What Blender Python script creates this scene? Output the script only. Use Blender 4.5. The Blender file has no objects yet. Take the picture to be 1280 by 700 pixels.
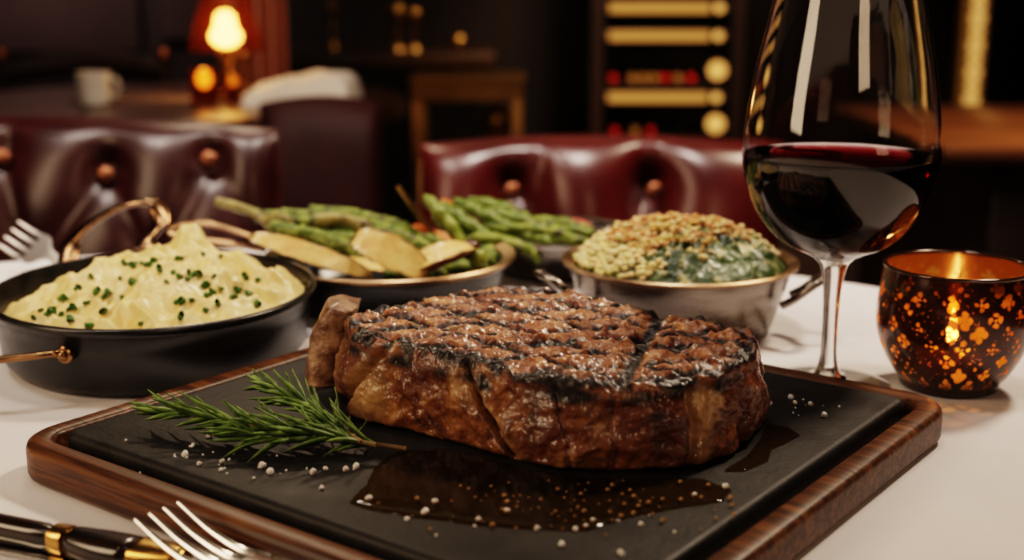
import bpy, bmesh, math, random
import numpy as np
from mathutils import Vector, noise, Matrix, Euler
from mathutils.bvhtree import BVHTree

random.seed(7)
rng = np.random.default_rng(7)
C = bpy.context.scene.collection
T = 0.75                       # height of the table top; all heights below are above it
H = 0.22                       # camera height above the table
PITCH = math.radians(13)
FPX = 1600.0

# ------------------------------------------------------------------ helpers
def ray(px, py):
    a = (px-640)/FPX; b = (350-py)/FPX
    return (a, math.cos(PITCH)+b*math.sin(PITCH), -math.sin(PITCH)+b*math.cos(PITCH))
def at_z(px, py, z):           # a point on the level z above the table
    d = ray(px, py); t = (z-H)/d[2]
    return Vector((d[0]*t, d[1]*t, z))
def at_y(px, py, y):           # a point at the distance y from the diner
    d = ray(px, py); t = y/d[1]
    return Vector((d[0]*t, y, H+d[2]*t))

def link(o, parent=None):
    C.objects.link(o)
    if parent is not None: o.parent = parent
    return o
def tag(o, label=None, cat=None, group=None, kind=None):
    if label: o['label'] = label
    if cat: o['category'] = cat
    if group: o['group'] = group
    if kind: o['kind'] = kind
    return o
def thing(name, label, cat, loc=(0, 0, 0), rz=0, group=None, rot=None):
    o = bpy.data.objects.new(name, None); link(o)
    o.empty_display_size = .02
    o.location = (loc[0], loc[1], loc[2]+T)
    o.rotation_euler = rot if rot is not None else (0, 0, rz)
    return tag(o, label, cat, group)
def mesh(name, v, f, mat, parent=None, sharp=40, loc=None, rz=0, smooth=True, attr=None, mats=None, midx=None):
    me = bpy.data.meshes.new(name)
    me.from_pydata([tuple(map(float, p)) for p in v], [], [tuple(map(int, q)) for q in f])
    me.validate(); 
    for m in (mats or [mat]): me.materials.append(m)
    if midx is not None:
        me.polygons.foreach_set('material_index', np.asarray(midx, dtype=np.int32))
    if smooth:
        me.polygons.foreach_set('use_smooth', np.ones(len(me.polygons), dtype=bool))
        if sharp: me.set_sharp_from_angle(angle=math.radians(sharp))
    if attr is not None:
        ca = me.color_attributes.new('data', 'FLOAT_COLOR', 'POINT')
        ca.data.foreach_set('color', np.asarray(attr, dtype=np.float32).ravel())
    me.update()
    o = bpy.data.objects.new(name, me); link(o, parent)
    if loc is not None:
        o.location = (loc[0], loc[1], loc[2]+T) if parent is None else tuple(loc)
    o.rotation_euler = (0, 0, rz)
    return o
def join(*parts):
    V = []; F = []
    for v, f in parts:
        n = len(V); V += [tuple(p) for p in v]; F += [tuple(i+n for i in q) for q in f]
    return V, F
def xf(vf, M):
    return [tuple(M @ Vector(p)) for p in vf[0]], vf[1]
def lathe(prof, n=64, sx=1, sy=1, closed=False):
    V = []; F = []; rows = []
    for r, z in prof:
        if r < 1e-7:
            rows.append([len(V)]); V.append((0, 0, z))
        else:
            rows.append(list(range(len(V), len(V)+n)))
            for k in range(n):
                a = 2*math.pi*k/n; V.append((r*sx*math.cos(a), r*sy*math.sin(a), z))
    pairs = list(zip(rows, rows[1:])) + ([(rows[-1], rows[0])] if closed else [])
    for A, B in pairs:
        for k in range(n):
            l = (k+1) % n
            if len(A) == 1 and len(B) == 1: continue
            if len(A) == 1: F.append((A[0], B[l], B[k]))
            elif len(B) == 1: F.append((A[k], A[l], B[0]))
            else: F.append((A[k], A[l], B[l], B[k]))
    return V, F
def smooth_path(P, n):
    P = [Vector(p) for p in P]
    if len(P) == 2: return [P[0].lerp(P[1], i/(n-1)) for i in range(n)]
    out = []
    for i in range(n):
        t = i/(n-1)*(len(P)-1); k = min(int(t), len(P)-2); u = t-k
        p0 = P[k-1] if k > 0 else 2*P[0]-P[1]; p1 = P[k]; p2 = P[k+1]
        p3 = P[k+2] if k+2 < len(P) else 2*P[-1]-P[-2]
        out.append(.5*((2*p1)+(-p0+p2)*u+(2*p0-5*p1+4*p2-p3)*u*u+(-p0+3*p1-3*p2+p3)*u**3))
    return out
def tube(P, R, n=10, cap=True, flat=1.0, up=None, loop=False):
    P = [Vector(p) for p in P]; m = len(P)
    R = [R]*m if isinstance(R, (int, float)) else list(R)
    V = []; F = []
    ref = Vector(up) if up else Vector((0, 0, 1))
    for i in range(m):
        if loop: t = (P[(i+1) % m]-P[i-1]).normalized()
        else: t = (P[min(i+1, m-1)]-P[max(i-1, 0)]).normalized()
        r = ref if abs(t.dot(ref)) < .97 else Vector((1, 0, 0))
        b = t.cross(r).normalized(); nn = b.cross(t).normalized()
        for k in range(n):
            a = 2*math.pi*k/n
            V.append(tuple(P[i]+b*(R[i]*math.cos(a))+nn*(R[i]*flat*math.sin(a))))
    for i in range(m if loop else m-1):
        j = (i+1) % m
        for k in range(n):
            l = (k+1) % n
            F.append((i*n+k, i*n+l, j*n+l, j*n+k))
    if cap and not loop:
        F.append(tuple(range(n-1, -1, -1))); F.append(tuple((m-1)*n+k for k in range(n)))
    return V, F
def rrect(hx, hy, r, n=8):
    out = []
    for cx, cy, a0 in ((hx-r, hy-r, 0), (-hx+r, hy-r, 90), (-hx+r, -hy+r, 180), (hx-r, -hy+r, 270)):
        for k in range(n+1):
            a = math.radians(a0+90*k/n); out.append((cx+r*math.cos(a), cy+r*math.sin(a)))
    return out
def loft(rings, cap0=True, cap1=True):
    n = len(rings[0]); V = [p for r in rings for p in r]; F = []
    for i in range(len(rings)-1):
        for k in range(n):
            l = (k+1) % n
            F.append((i*n+k, i*n+l, (i+1)*n+l, (i+1)*n+k))
    if cap0: F.append(tuple(range(n-1, -1, -1)))
    if cap1: F.append(tuple((len(rings)-1)*n+k for k in range(n)))
    return V, F
def rr_loft(hx, hy, r, rings, n=8):
    return loft([[(x, y, z) for x, y in rrect(hx-d, hy-d, max(r-d, .0006), n)] for d, z in rings])
def box(x0, x1, y0, y1, z0, z1, b=0.0):
    hx, hy = (x1-x0)/2, (y1-y0)/2; cx, cy = (x0+x1)/2, (y0+y1)/2
    if b <= 0:
        v = [(x, y, z) for z in (z0, z1) for x, y in ((x0, y0), (x1, y0), (x1, y1), (x0, y1))]
        return v, [(3, 2, 1, 0), (4, 5, 6, 7), (0, 1, 5, 4), (1, 2, 6, 5), (2, 3, 7, 6), (3, 0, 4, 7)]
    V, F = rr_loft(hx, hy, b, [(b, z0), (b*.3, z0+b*.3), (0, z0+b), (0, z1-b), (b*.3, z1-b*.3), (b, z1)], 4)
    return [(x+cx, y+cy, z) for x, y, z in V], F
def sphere(c, r, nu=16, nv=10, s=(1, 1, 1)):
    V, F = lathe([(r*math.sin(math.pi*i/nv) if 0 < i < nv else 0, -r*math.cos(math.pi*i/nv)) for i in range(nv+1)], nu)
    return [(c[0]+x*s[0], c[1]+y*s[1], c[2]+z*s[2]) for x, y, z in V], F
def N(p, s, off=0.0):
    return noise.noise(Vector((p[0]*s+off, p[1]*s+off*1.7, p[2]*s-off)))
def ridge(p, s, off=0.0):
    return 1-abs(N(p, s, off))*2

# ------------------------------------------------------------------ materials
def new_mat(name):
    m = bpy.data.materials.new(name); m.use_nodes = True
    nt = m.node_tree; b = nt.nodes['Principled BSDF']
    return m, nt, b
def nd(nt, typ, **kw):
    n = nt.nodes.new(typ)
    for k, v in kw.items():
        if k in n.inputs: n.inputs[k].default_value = v
        else: setattr(n, k, v)
    return n
def col(c): return (c[0], c[1], c[2], 1)
def setp(b, **kw):
    names = dict(rough='Roughness', metal='Metallic', coat='Coat Weight', coatr='Coat Roughness', sss='Subsurface Weight',
                 sssr='Subsurface Radius', ssss='Subsurface Scale', trans='Transmission Weight', ior='IOR', spec='Specular IOR Level',
                 emis='Emission Strength', sheen='Sheen Weight', alpha='Alpha')
    for k, v in kw.items(): b.inputs[names[k]].default_value = v
def ramp(nt, fac, stops):
    r = nt.nodes.new('ShaderNodeValToRGB'); e = r.color_ramp.elements
    while len(e) < len(stops): e.new(.5)
    for q, (p, c) in zip(e, stops): q.position = p; q.color = col(c)
    nt.links.new(fac, r.inputs[0]); return r.outputs[0]
def mixc(nt, fac, a, b, mode='MIX'):
    m = nt.nodes.new('ShaderNodeMix'); m.data_type = 'RGBA'; m.blend_type = mode
    for s, v in ((m.inputs[0], fac), (m.inputs[6], a), (m.inputs[7], b)):
        if hasattr(v, 'links'): nt.links.new(v, s)
        elif isinstance(v, (int, float)): s.default_value = v
        else: s.default_value = col(v)
    return m.outputs[2]
def math_(nt, op, a, b=None, c=None):
    m = nt.nodes.new('ShaderNodeMath'); m.operation = op
    for i, v in enumerate((a, b, c)):
        if v is None: continue
        if hasattr(v, 'links'): nt.links.new(v, m.inputs[i])
        else: m.inputs[i].default_value = v
    return m.outputs[0]
def objco(nt, scale=(1, 1, 1), rot=(0, 0, 0)):
    t = nt.nodes.new('ShaderNodeTexCoord'); mp = nt.nodes.new('ShaderNodeMapping')
    mp.inputs['Scale'].default_value = scale; mp.inputs['Rotation'].default_value = rot
    nt.links.new(t.outputs['Object'], mp.inputs[0]); return mp.outputs[0]
def ntex(nt, co, scale, detail=4, rough=.55, dist=0.0):
    n = nd(nt, 'ShaderNodeTexNoise', Scale=scale, Detail=detail, Roughness=rough, Distortion=dist)
    nt.links.new(co, n.inputs['Vector']); return n.outputs[0]
def bump(nt, b, h, strength, dist, prev=None):
    n = nd(nt, 'ShaderNodeBump', Strength=strength, Distance=dist)
    nt.links.new(h, n.inputs['Height'])
    if prev is not None: nt.links.new(prev, n.inputs['Normal'])
    if b is not None: nt.links.new(n.outputs[0], b.inputs['Normal'])
    return n.outputs[0]
def simple(name, c, c2=None, scale=60, rough=.5, bmp=0, bscale=None, bdist=.001, co_scale=(1, 1, 1), lo=.35, hi=.65, rvar=0, **kw):
    m, nt, b = new_mat(name)
    setp(b, rough=rough, **kw)
    co = objco(nt, co_scale)
    n = ntex(nt, co, scale)
    cc = ramp(nt, n, [(lo, c), (hi, c2 or c)])
    nt.links.new(cc, b.inputs['Base Color'])
    if rvar:
        nt.links.new(math_(nt, 'ADD', math_(nt, 'MULTIPLY', n, rvar), rough-rvar*.5), b.inputs['Roughness'])
    if bmp:
        bump(nt, b, ntex(nt, co, bscale or scale*2, 6), bmp, bdist)
    return m

M = {}
M['cloth'] = simple('white_linen', (.73, .705, .72), (.79, .765, .78), 9, .85, .35, 900, .0006, sheen=.15)
M['stone'] = simple('dark_slate', (.0075, .0072, .007), (.018, .017, .0165), 45, .50, .35, 420, .0007, rvar=.25, spec=.32)
M['iron'] = simple('black_iron', (.007, .0068, .0065), (.014, .013, .012), 60, .30, .15, 500, .0004, rvar=.2, spec=.55)
M['steel'] = simple('brushed_steel', (.20, .17, .145), (.29, .25, .22), 30, .28, .10, 300, .0002, metal=1, co_scale=(1, 1, 6), rvar=.15)
M['bright_steel'] = simple('polished_steel', (.55, .53, .51), (.68, .66, .64), 80, .16, 0, metal=1)
M['bronze'] = simple('aged_bronze', (.26, .14, .07), (.42, .25, .13), 70, .28, .1, 300, .0003, metal=1, rvar=.2)
M['dark_bronze'] = simple('dark_bronze', (.10, .055, .03), (.22, .12, .06), 60, .26, 0, metal=1, rvar=.2)
M['bronze_rim'] = simple('bronze_rim', (.30, .18, .10), (.46, .30, .18), 40, .35, 0, metal=1, rvar=.2)
M['brass'] = simple('brass', (.50, .27, .08), (.68, .40, .14), 50, .24, 0, metal=1)
M['gold'] = simple('gilt_metal', (.50, .29, .09), (.62, .38, .14), 12, .32, 0, metal=1)
M['pan_inside'] = simple('dark_pan', (.02, .017, .014), (.035, .03, .025), 50, .35, 0, metal=.6)
M['ebony'] = simple('black_horn', (.006, .004, .003), (.028, .013, .006), 30, .22, 0, co_scale=(1, 8, 8), coat=.4, coatr=.1)
M['leather'] = simple('burgundy_leather', (.018, .002, .0022), (.032, .0036, .004), 14, .34, .06, 160, .0012, rvar=.12, spec=.55)
M['red_leather'] = simple('red_leather', (.040, .0035, .003), (.068, .0065, .0055), 14, .30, .06, 160, .0012, rvar=.12, spec=.55)
M['dark_leather'] = simple('dark_burgundy_leather', (.020, .0032, .0036), (.030, .005, .0055), 14, .55, .1, 160, .001, spec=.25)
M['copper'] = simple('copper_button', (.22, .085, .05), (.28, .12, .07), 20, .38, 0, metal=1)
M['dark_wood'] = simple('dark_wood', (.010, .0045, .003), (.028, .012, .007), 5, .42, .1, 40, .001, co_scale=(1, 1, .15))
M['mid_wood'] = simple('polished_wood', (.036, .014, .006), (.065, .027, .011), 8, .28, 0, co_scale=(.3, 2, 2))
M['panel'] = simple('panelled_wall', (.016, .0085, .0065), (.030, .016, .012), 3, .55, 0, co_scale=(1, 1, .2))
M['panel_light'] = simple('grey_brown_panel', (.060, .034, .030), (.085, .050, .044), 2, .6, 0)
M['curtain'] = simple('red_velvet', (.26, .050, .006), (.34, .07, .010), 6, .8, 0, sheen=.3)
M['ceiling'] = simple('dark_ceiling', (.012, .009, .007), (.018, .013, .01), 3, .8)
M['carpet'] = simple('dark_carpet', (.02, .008, .006), (.035, .014, .01), 30, .95)
M['napkin'] = simple('white_napkin', (.70, .62, .56), (.78, .70, .64), 15, .85)
M['cup'] = simple('white_china', (.62, .58, .52), (.66, .62, .56), 15, .3)
M['black'] = simple('black_lacquer', (.004, .003, .003), (.007, .005, .005), 10, .4)
M['wax'] = simple('candle_wax', (.80, .55, .28), (.84, .60, .32), 20, .5, 0, sss=.5)
M['bone'] = simple('roasted_bone', (.13, .055, .026), (.40, .24, .14), 110, .38, .6, 350, .002, coat=.35, coatr=.25, rvar=.2)
M['bottle'] = simple('dark_bottle_glass', (.006, .008, .004), (.01, .012, .006), 10, .12)

def wood():
    m, nt, b = new_mat('walnut')
    co = objco(nt, (3.0, 40, 40))
    n = ntex(nt, co, 2.2, 8, .62, 1.4)
    co2 = objco(nt, (9, 300, 300)); n2 = ntex(nt, co2, 1.2, 5, .6, .5)
    c = ramp(nt, n, [(.28, (.036, .013, .005)), (.5, (.12, .048, .018)), (.72, (.23, .10, .038))])
    c2 = mixc(nt, math_(nt, 'MULTIPLY', ramp(nt, n2, [(.42, (1, 1, 1)), (.55, (0, 0, 0))]), .75), c, (.022, .009, .005))
    nt.links.new(c2, b.inputs['Base Color']); setp(b, rough=.38, spec=.35)
    bump(nt, b, n2, .35, .0006)
    return m
M['walnut'] = wood()

def emitter(name, c, s):
    m = bpy.data.materials.new(name); m.use_nodes = True; nt = m.node_tree
    nt.nodes.remove(nt.nodes['Principled BSDF'])
    e = nd(nt, 'ShaderNodeEmission', Color=col(c), Strength=s)
    nt.links.new(e.outputs[0], nt.nodes['Material Output'].inputs[0]); return m
M['flame'] = emitter('flame_glow', (1, .50, .14), 60)
M['lamp_bulb'] = emitter('lamp_glow', (1, .52, .15), 26)
M['led'] = emitter('warm_shelf_light', (1, .47, .12), .62)
M['led_dot'] = emitter('warm_lamp_dot', (1, .50, .14), 1.1)
M['led_strip'] = emitter('warm_strip', (1, .45, .10), .13)
M['bead'] = emitter('warm_bulb', (1, .50, .15), .75)
M['red_foil'] = simple('red_foil', (.35, .012, .006), (.45, .02, .01), 10, .35)
M['gold_foil'] = simple('gold_foil', (.8, .42, .12), (.9, .5, .16), 10, .3, metal=.7)

def glass(name, c=(1, 1, 1), rough=0.0, ior=1.45):
    m = bpy.data.materials.new(name); m.use_nodes = True; nt = m.node_tree
    nt.nodes.remove(nt.nodes['Principled BSDF'])
    g = nd(nt, 'ShaderNodeBsdfGlass', Color=col(c), Roughness=rough, IOR=ior)
    nt.links.new(g.outputs[0], nt.nodes['Material Output'].inputs[0]); return m, nt
M['glass'] = glass('clear_glass')[0]
M['amber_glass'] = glass('amber_glass', (.95, .38, .08), .05)[0]
def thin_glass():
    m = bpy.data.materials.new('thin_clear_glass'); m.use_nodes = True; nt = m.node_tree
    nt.nodes.remove(nt.nodes['Principled BSDF'])
    lw = nd(nt, 'ShaderNodeLayerWeight', Blend=.5); f_ = math_(nt, 'ADD', math_(nt, 'MULTIPLY', math_(nt, 'POWER', lw.outputs['Facing'], 2.0), .60), .05)
    tr = nd(nt, 'ShaderNodeBsdfTransparent', Color=col((.96, .96, .95))); gl = nd(nt, 'ShaderNodeBsdfGlossy', Roughness=.02)
    mx = nd(nt, 'ShaderNodeMixShader'); nt.links.new(f_, mx.inputs[0]); nt.links.new(tr.outputs[0], mx.inputs[1]); nt.links.new(gl.outputs[0], mx.inputs[2])
    nt.links.new(mx.outputs[0], nt.nodes['Material Output'].inputs[0]); return m
M['thin_glass'] = thin_glass()
def wine_mat():
    m, nt = glass('red_wine', (1, 1, 1), 0, 1.34)
    a = nd(nt, 'ShaderNodeVolumeAbsorption', Color=col((.62, .012, .045)), Density=140)
    nt.links.new(a.outputs[0], nt.nodes['Material Output'].inputs['Volume']); return m
M['wine'] = wine_mat()
def shade_mat():
    m, nt, b = new_mat('amber_shade')
    setp(b, rough=.3); b.inputs['Base Color'].default_value = col((.10, .018, .005))
    tr = nd(nt, 'ShaderNodeBsdfTransparent', Color=col((1, .72, .42)))
    tl = nd(nt, 'ShaderNodeBsdfTranslucent', Color=col((.05, .008, .002)))
    mx = nd(nt, 'ShaderNodeMixShader', Fac=.35); nt.links.new(tl.outputs[0], mx.inputs[1]); nt.links.new(b.outputs[0], mx.inputs[2])
    m2 = nd(nt, 'ShaderNodeMixShader', Fac=.55); nt.links.new(mx.outputs[0], m2.inputs[1]); nt.links.new(tr.outputs[0], m2.inputs[2])
    nt.links.new(m2.outputs[0], nt.nodes['Material Output'].inputs[0]); return m
M['shade'] = shade_mat()

# ------------------------------------------------------------------ room
def struct(name, vf, mat, **kw):
    o = mesh(name, vf[0], vf[1], mat, **kw); o['kind'] = 'structure'; return o
FL = -T
RX, RY0, RY1, RZ = 2.7, -2.2, 5.3, 1.95
struct('floor', box(-RX, RX, RY0, RY1, FL-.05, FL), M['carpet'], loc=(0, 0, 0))
struct('ceiling', box(-RX, RX, RY0, RY1, RZ, RZ+.05), M['ceiling'], loc=(0, 0, 0))
struct('wall_back', box(-RX, RX, RY1, RY1+.08, FL, RZ), M['panel'], loc=(0, 0, 0))
struct('wall_front', box(-RX, RX, RY0-.08, RY0, FL, RZ), M['panel'], loc=(0, 0, 0))
struct('wall_left', box(-RX-.08, -RX, RY0, RY1, FL, RZ), M['panel'], loc=(0, 0, 0))
struct('wall_right', box(RX, RX+.08, RY0, RY1, FL, RZ), M['panel'], loc=(0, 0, 0))
struct('baseboard_back', box(-RX, RX, RY1-.03, RY1, FL, FL+.14), M['dark_wood'], loc=(0, 0, 0))
# raised wall panels on the back wall
k = 1
for x0, x1, z0, z1 in ((-2.55, -1.50, -.05, 1.5), (-1.42, -1.18, .0, 1.5), (-.35, .28, .35, 1.5), (.95, 1.45, -.55, 1.5), (1.95, 2.6, -.55, 1.5)):
    struct('trim_%d' % k, box(x0, x1, RY1-.035, RY1, z0, z1, .012), M['panel_light'] if k < 3 else M['dark_wood'], loc=(0, 0, 0)); k += 1

# curtain behind the table lamp; an added spot brightens it
def curtain(x0, x1, y, z0, z1):
    V = []; F = []; n = 60
    for j, z in enumerate((z0, (z0+z1)/2, z1)):
        for i in range(n+1):
            u = i/n; V.append((x0+(x1-x0)*u, y+.022*math.sin(u*math.pi*9)+.006*math.sin(u*31+j), z))
    for j in range(2):
        for i in range(n):
            a = j*(n+1)+i; F.append((a, a+1, a+n+2, a+n+1))
    return V, F
o = mesh('curtain', *curtain(-.70, -.545, 3.15, FL+.02, RZ-.02), M['curtain'])
o.location = (0, 0, T); tag(o, 'orange-red velvet curtain hanging behind the glowing table lamp', 'curtain')

# ------------------------------------------------------------------ our table
TC = (-.14, .43); TR = .655
t = thing('dining_table', 'round dining table under the white cloth carrying the steak', 'table', (TC[0], TC[1], -T))
mesh('tabletop', *lathe([(0, T-.04), (TR-.012, T-.04), (TR-.004, T-.03), (TR-.004, T-.008), (TR-.01, T-.004), (0, T-.004)], 96), M['dark_wood'], t)
mesh('pedestal', *lathe([(0, .04), (.06, .04), (.045, .12), (.05, .4), (.10, .66), (.20, .71), (0, .71)], 40), M['dark_wood'], t)
mesh('base', *lathe([(0, 0), (.28, 0), (.28, .02), (.08, .05), (0, .05)], 48), M['dark_wood'], t)
def cloth():
    V = [(0, 0, 0)]; F = []; n = 360
    rings = [(TR*q, 0) for q in (.1, .25, .45, .65, .8, .9, .96)] + [(TR-.008, 0), (TR-.001, -.002), (TR+.003, -.008)]
    for i in range(1, 12): rings.append((TR+.004, -.008-.022*i))
    for ri, (r, z) in enumerate(rings):
        for k in range(n):
            a = 2*math.pi*k/n
            w = max(0, -z-.008)/.25
            rr = r + w*(.028*math.sin(11*a+.6)+.012*math.sin(23*a)+.02)
            zz = z
            if z == 0:
                p = (r*math.cos(a), r*math.sin(a), 0)
                zz = .0006*N(p, 9) if r < .5 else 0
                # ironing creases
                zz -= .0005*math.exp(-((p[1]-.13-.02*p[0])/.0025)**2) if r < .62 else 0
            V.append((rr*math.cos(a), rr*math.sin(a), zz))
    for k in range(n): F.append((0, 1+k, 1+(k+1) % n))
    for i in range(len(rings)-1):
        for k in range(n):
            l = (k+1) % n; F.append((1+i*n+k, 1+(i+1)*n+k, 1+(i+1)*n+l, 1+i*n+l))
    return V, F
o = mesh('tablecloth', *cloth(), M['cloth'], loc=(TC[0], TC[1], 0), sharp=0)
tag(o, 'white linen tablecloth draped over the round dining table', 'tablecloth')

# ------------------------------------------------------------------ board and slab
BA = math.radians(-37); BC = (-.005, .582); BX, BY = .165, .160
bu = Vector((math.cos(BA), math.sin(BA), 0)); bv = Vector((-math.sin(BA), math.cos(BA), 0))
o = mesh('serving_board', *rr_loft(BX, BY, .026, [(.003, .0008), (.0008, .002), (0, .004), (0, .0145), (.0008, .0168), (.003, .018), (.0105, .018),
        (.0122, .0173), (.0128, .0160), (.0134, .0092)], 14), M['walnut'], loc=(BC[0], BC[1], 0), rz=BA, sharp=50)
tag(o, 'walnut wood serving tray with a raised rim holding the dark stone slab', 'serving board')
s = .0185
o = mesh('stone_slab', *rr_loft(BX, BY, .026, [(s+.0012, .0093), (s, .0105), (s, .0172), (s+.0006, .0186), (s+.0018, .0196), (s+.0035, .020)], 14),
         M['stone'], loc=(BC[0], BC[1], 0), rz=BA, sharp=60)
tag(o, 'matte black stone slab inset in the walnut tray under the steak', 'stone slab')
SZ = .020

# ------------------------------------------------------------------ steak
def steak_mat():
    m, nt, b = new_mat('grilled_beef')
    at = nd(nt, 'ShaderNodeAttribute', attribute_name='data')
    sp = nd(nt, 'ShaderNodeSeparateColor'); nt.links.new(at.outputs['Color'], sp.inputs[0])
    char, fat, top = sp.outputs[0], sp.outputs[1], sp.outputs[2]
    co = objco(nt)
    n1 = ntex(nt, co, 70, 5, .6, .6); n2 = ntex(nt, co, 330, 5, .65, .3); n3 = ntex(nt, co, 28, 3, .5, .8)
    side = ramp(nt, n1, [(.32, (.042, .012, .004)), (.45, (.135, .043, .014)), (.57, (.28, .110, .034)), (.70, (.48, .235, .085))])
    side = mixc(nt, ramp(nt, n3, [(.40, (0, 0, 0)), (.62, (.75, .75, .75))]), side, (.10, .024, .011))
    topc = ramp(nt, n1, [(.30, (.070, .017, .005)), (.44, (.23, .073, .024)), (.57, (.42, .170, .065)), (.72, (.60, .32, .145))])
    base = mixc(nt, top, side, topc)
    fatc = ramp(nt, n1, [(.3, (.32, .15, .05)), (.7, (.58, .37, .17))])
    base = mixc(nt, fat, base, fatc)
    cm = math_(nt, 'ADD', char, math_(nt, 'MULTIPLY', math_(nt, 'SUBTRACT', n2, .5), .5))
    cm2 = ramp(nt, cm, [(.34, (0, 0, 0)), (.66, (1, 1, 1))])
    halo = ramp(nt, cm, [(.12, (0, 0, 0)), (.5, (1, 1, 1))])
    base = mixc(nt, math_(nt, 'MULTIPLY', halo, .7), base, (.075, .017, .007))
    base = mixc(nt, cm2, base, (.011, .0055, .003))
    nt.links.new(base, b.inputs['Base Color'])
    setp(b, rough=.32, coat=1.0, coatr=.06, spec=.4, sss=.06, sssr=(1, .3, .12), ssss=.004)
    nt.links.new(math_(nt, 'SUBTRACT', 1.0, math_(nt, 'MULTIPLY', cm2, .62)), b.inputs['Coat Weight'])
    rr = ramp(nt, n2, [(.3, (.34, .34, .34)), (.7, (.58, .58, .58))])
    nt.links.new(rr, b.inputs['Roughness'])
    fib = objco(nt, (260, 70, 260), (.3, .2, .9)); nf = ntex(nt, fib, 1, 4, .6, .8)
    b1 = bump(nt, None, nf, .25, .0008)
    b2 = bump(nt, None, n1, .4, .0028, b1)
    b3 = bump(nt, b, n2, .35, .0008, b2)
    cn = nt.nodes.new('ShaderNodeBump'); cn.inputs['Strength'].default_value = .75; cn.inputs['Distance'].default_value = .0022
    nt.links.new(ntex(nt, co, 240, 3, .5), cn.inputs['Height']); nt.links.new(b2, cn.inputs['Normal'])
    nt.links.new(cn.outputs[0], b.inputs['Coat Normal'])
    return m
M['beef'] = steak_mat()

HS = .038
front = [(424, 497), (450, 515), (500, 539), (545, 552), (585, 562), (630, 576), (680, 587), (740, 593), (800, 594), (860, 589), (910, 574), (945, 548), (955, 515)]
back = [(945, 418), (905, 404), (850, 396), (800, 384), (760, 372), (710, 364), (660, 361), (600, 364), (540, 374), (490, 384), (450, 394)]
left = [(418, 412), (414, 440)]
poly = [at_z(x, y, SZ) for x, y in front] + [at_z(x, y, SZ+HS) for x, y in back] + [at_z(x, y, SZ+HS*.8) for x, y in left]
poly = np.array([(p.x, p.y) for p in poly])
sc = poly.mean(0); SC = Vector((sc[0], sc[1], SZ))
rel = poly-sc; ang = np.arctan2(rel[:, 1], rel[:, 0]); rad = np.hypot(rel[:, 0], rel[:, 1])
oi = np.argsort(ang); ang = ang[oi]; rad = rad[oi]
NT = 760
th = np.linspace(-math.pi, math.pi, NT, endpoint=False)
Rth = np.interp(th, np.concatenate([ang-2*math.pi, ang, ang+2*math.pi]), np.tile(rad, 3))
ker = np.exp(-(np.arange(-24, 25)/9.0)**2); ker /= ker.sum()
Rth = np.convolve(np.concatenate([Rth[-24:], Rth, Rth[:24]]), ker, 'valid')
def ang_of(px, py, z):
    p = at_z(px, py, z); return math.atan2(p.y-sc[1], p.x-sc[0])
# side creases: (pixel on the top edge, pixel on the bottom edge, depth, width)
creases = []
for (a, b_, dep, wid) in (((578, 455), (648, 577), .0060, .028), ((848, 470), (862, 588), .0042, .020), ((432, 440), (450, 514), .0035, .03),
                          ((700, 485), (712, 590), .0020, .016), ((775, 490), (770, 594), .0020, .018), ((500, 435), (545, 552), .0026, .026), ((905, 455), (935, 560), .0026, .026)):
    creases.append((ang_of(a[0], a[1], SZ+HS), ang_of(b_[0], b_[1], SZ), dep, wid))
prof = [(.55, .0), (.85, .0), (.945, .0004), (.978, .0016)]
for i in range(1, 46):
    q = i/46; prof.append((.985+.020*math.sin(math.pi*min(1, q*1.15+.05))**.8 - .028*q**2, .002+(HS-.0055)*q))
a0 = prof[-1][0]
for i in range(1, 9):
    q = i/9*math.pi/2; prof.append((a0-.032*(1-math.cos(q)), HS-.0037+.0035*math.sin(q)))
r0 = prof[-1][0]
NTOP = 120
for i in range(1, NTOP+1): prof.append((r0*(1-i/NTOP) if i < NTOP else .0, HS))
def grill(x, y):
    """blackened bar marks: two families of bars crossing, slightly wandering"""
    best = 0
    for deg, sp_, w, off in ((16, .0195, .0034, .004), (-44, .0270, .0028, .007)):
        c, s_ = math.cos(math.radians(deg)), math.sin(math.radians(deg))
        d = -x*s_+y*c + .0022*N((x, y, 0), 45, deg*.1)+off
        d += .0012*N((x, y, 5), 120, deg*.2); m_ = (d/sp_) % 1.0; dd = min(m_, 1-m_)*sp_
        along = x*c+y*s_
        k_ = .72+.5*N((along, math.floor(d/sp_)*.3, 1), 38, 3)
        best = max(best, math.exp(-(dd/w)**2)*max(.15, min(1, k_+.25)))
    return best
V = []; A = []
nb = len(prof)
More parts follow.
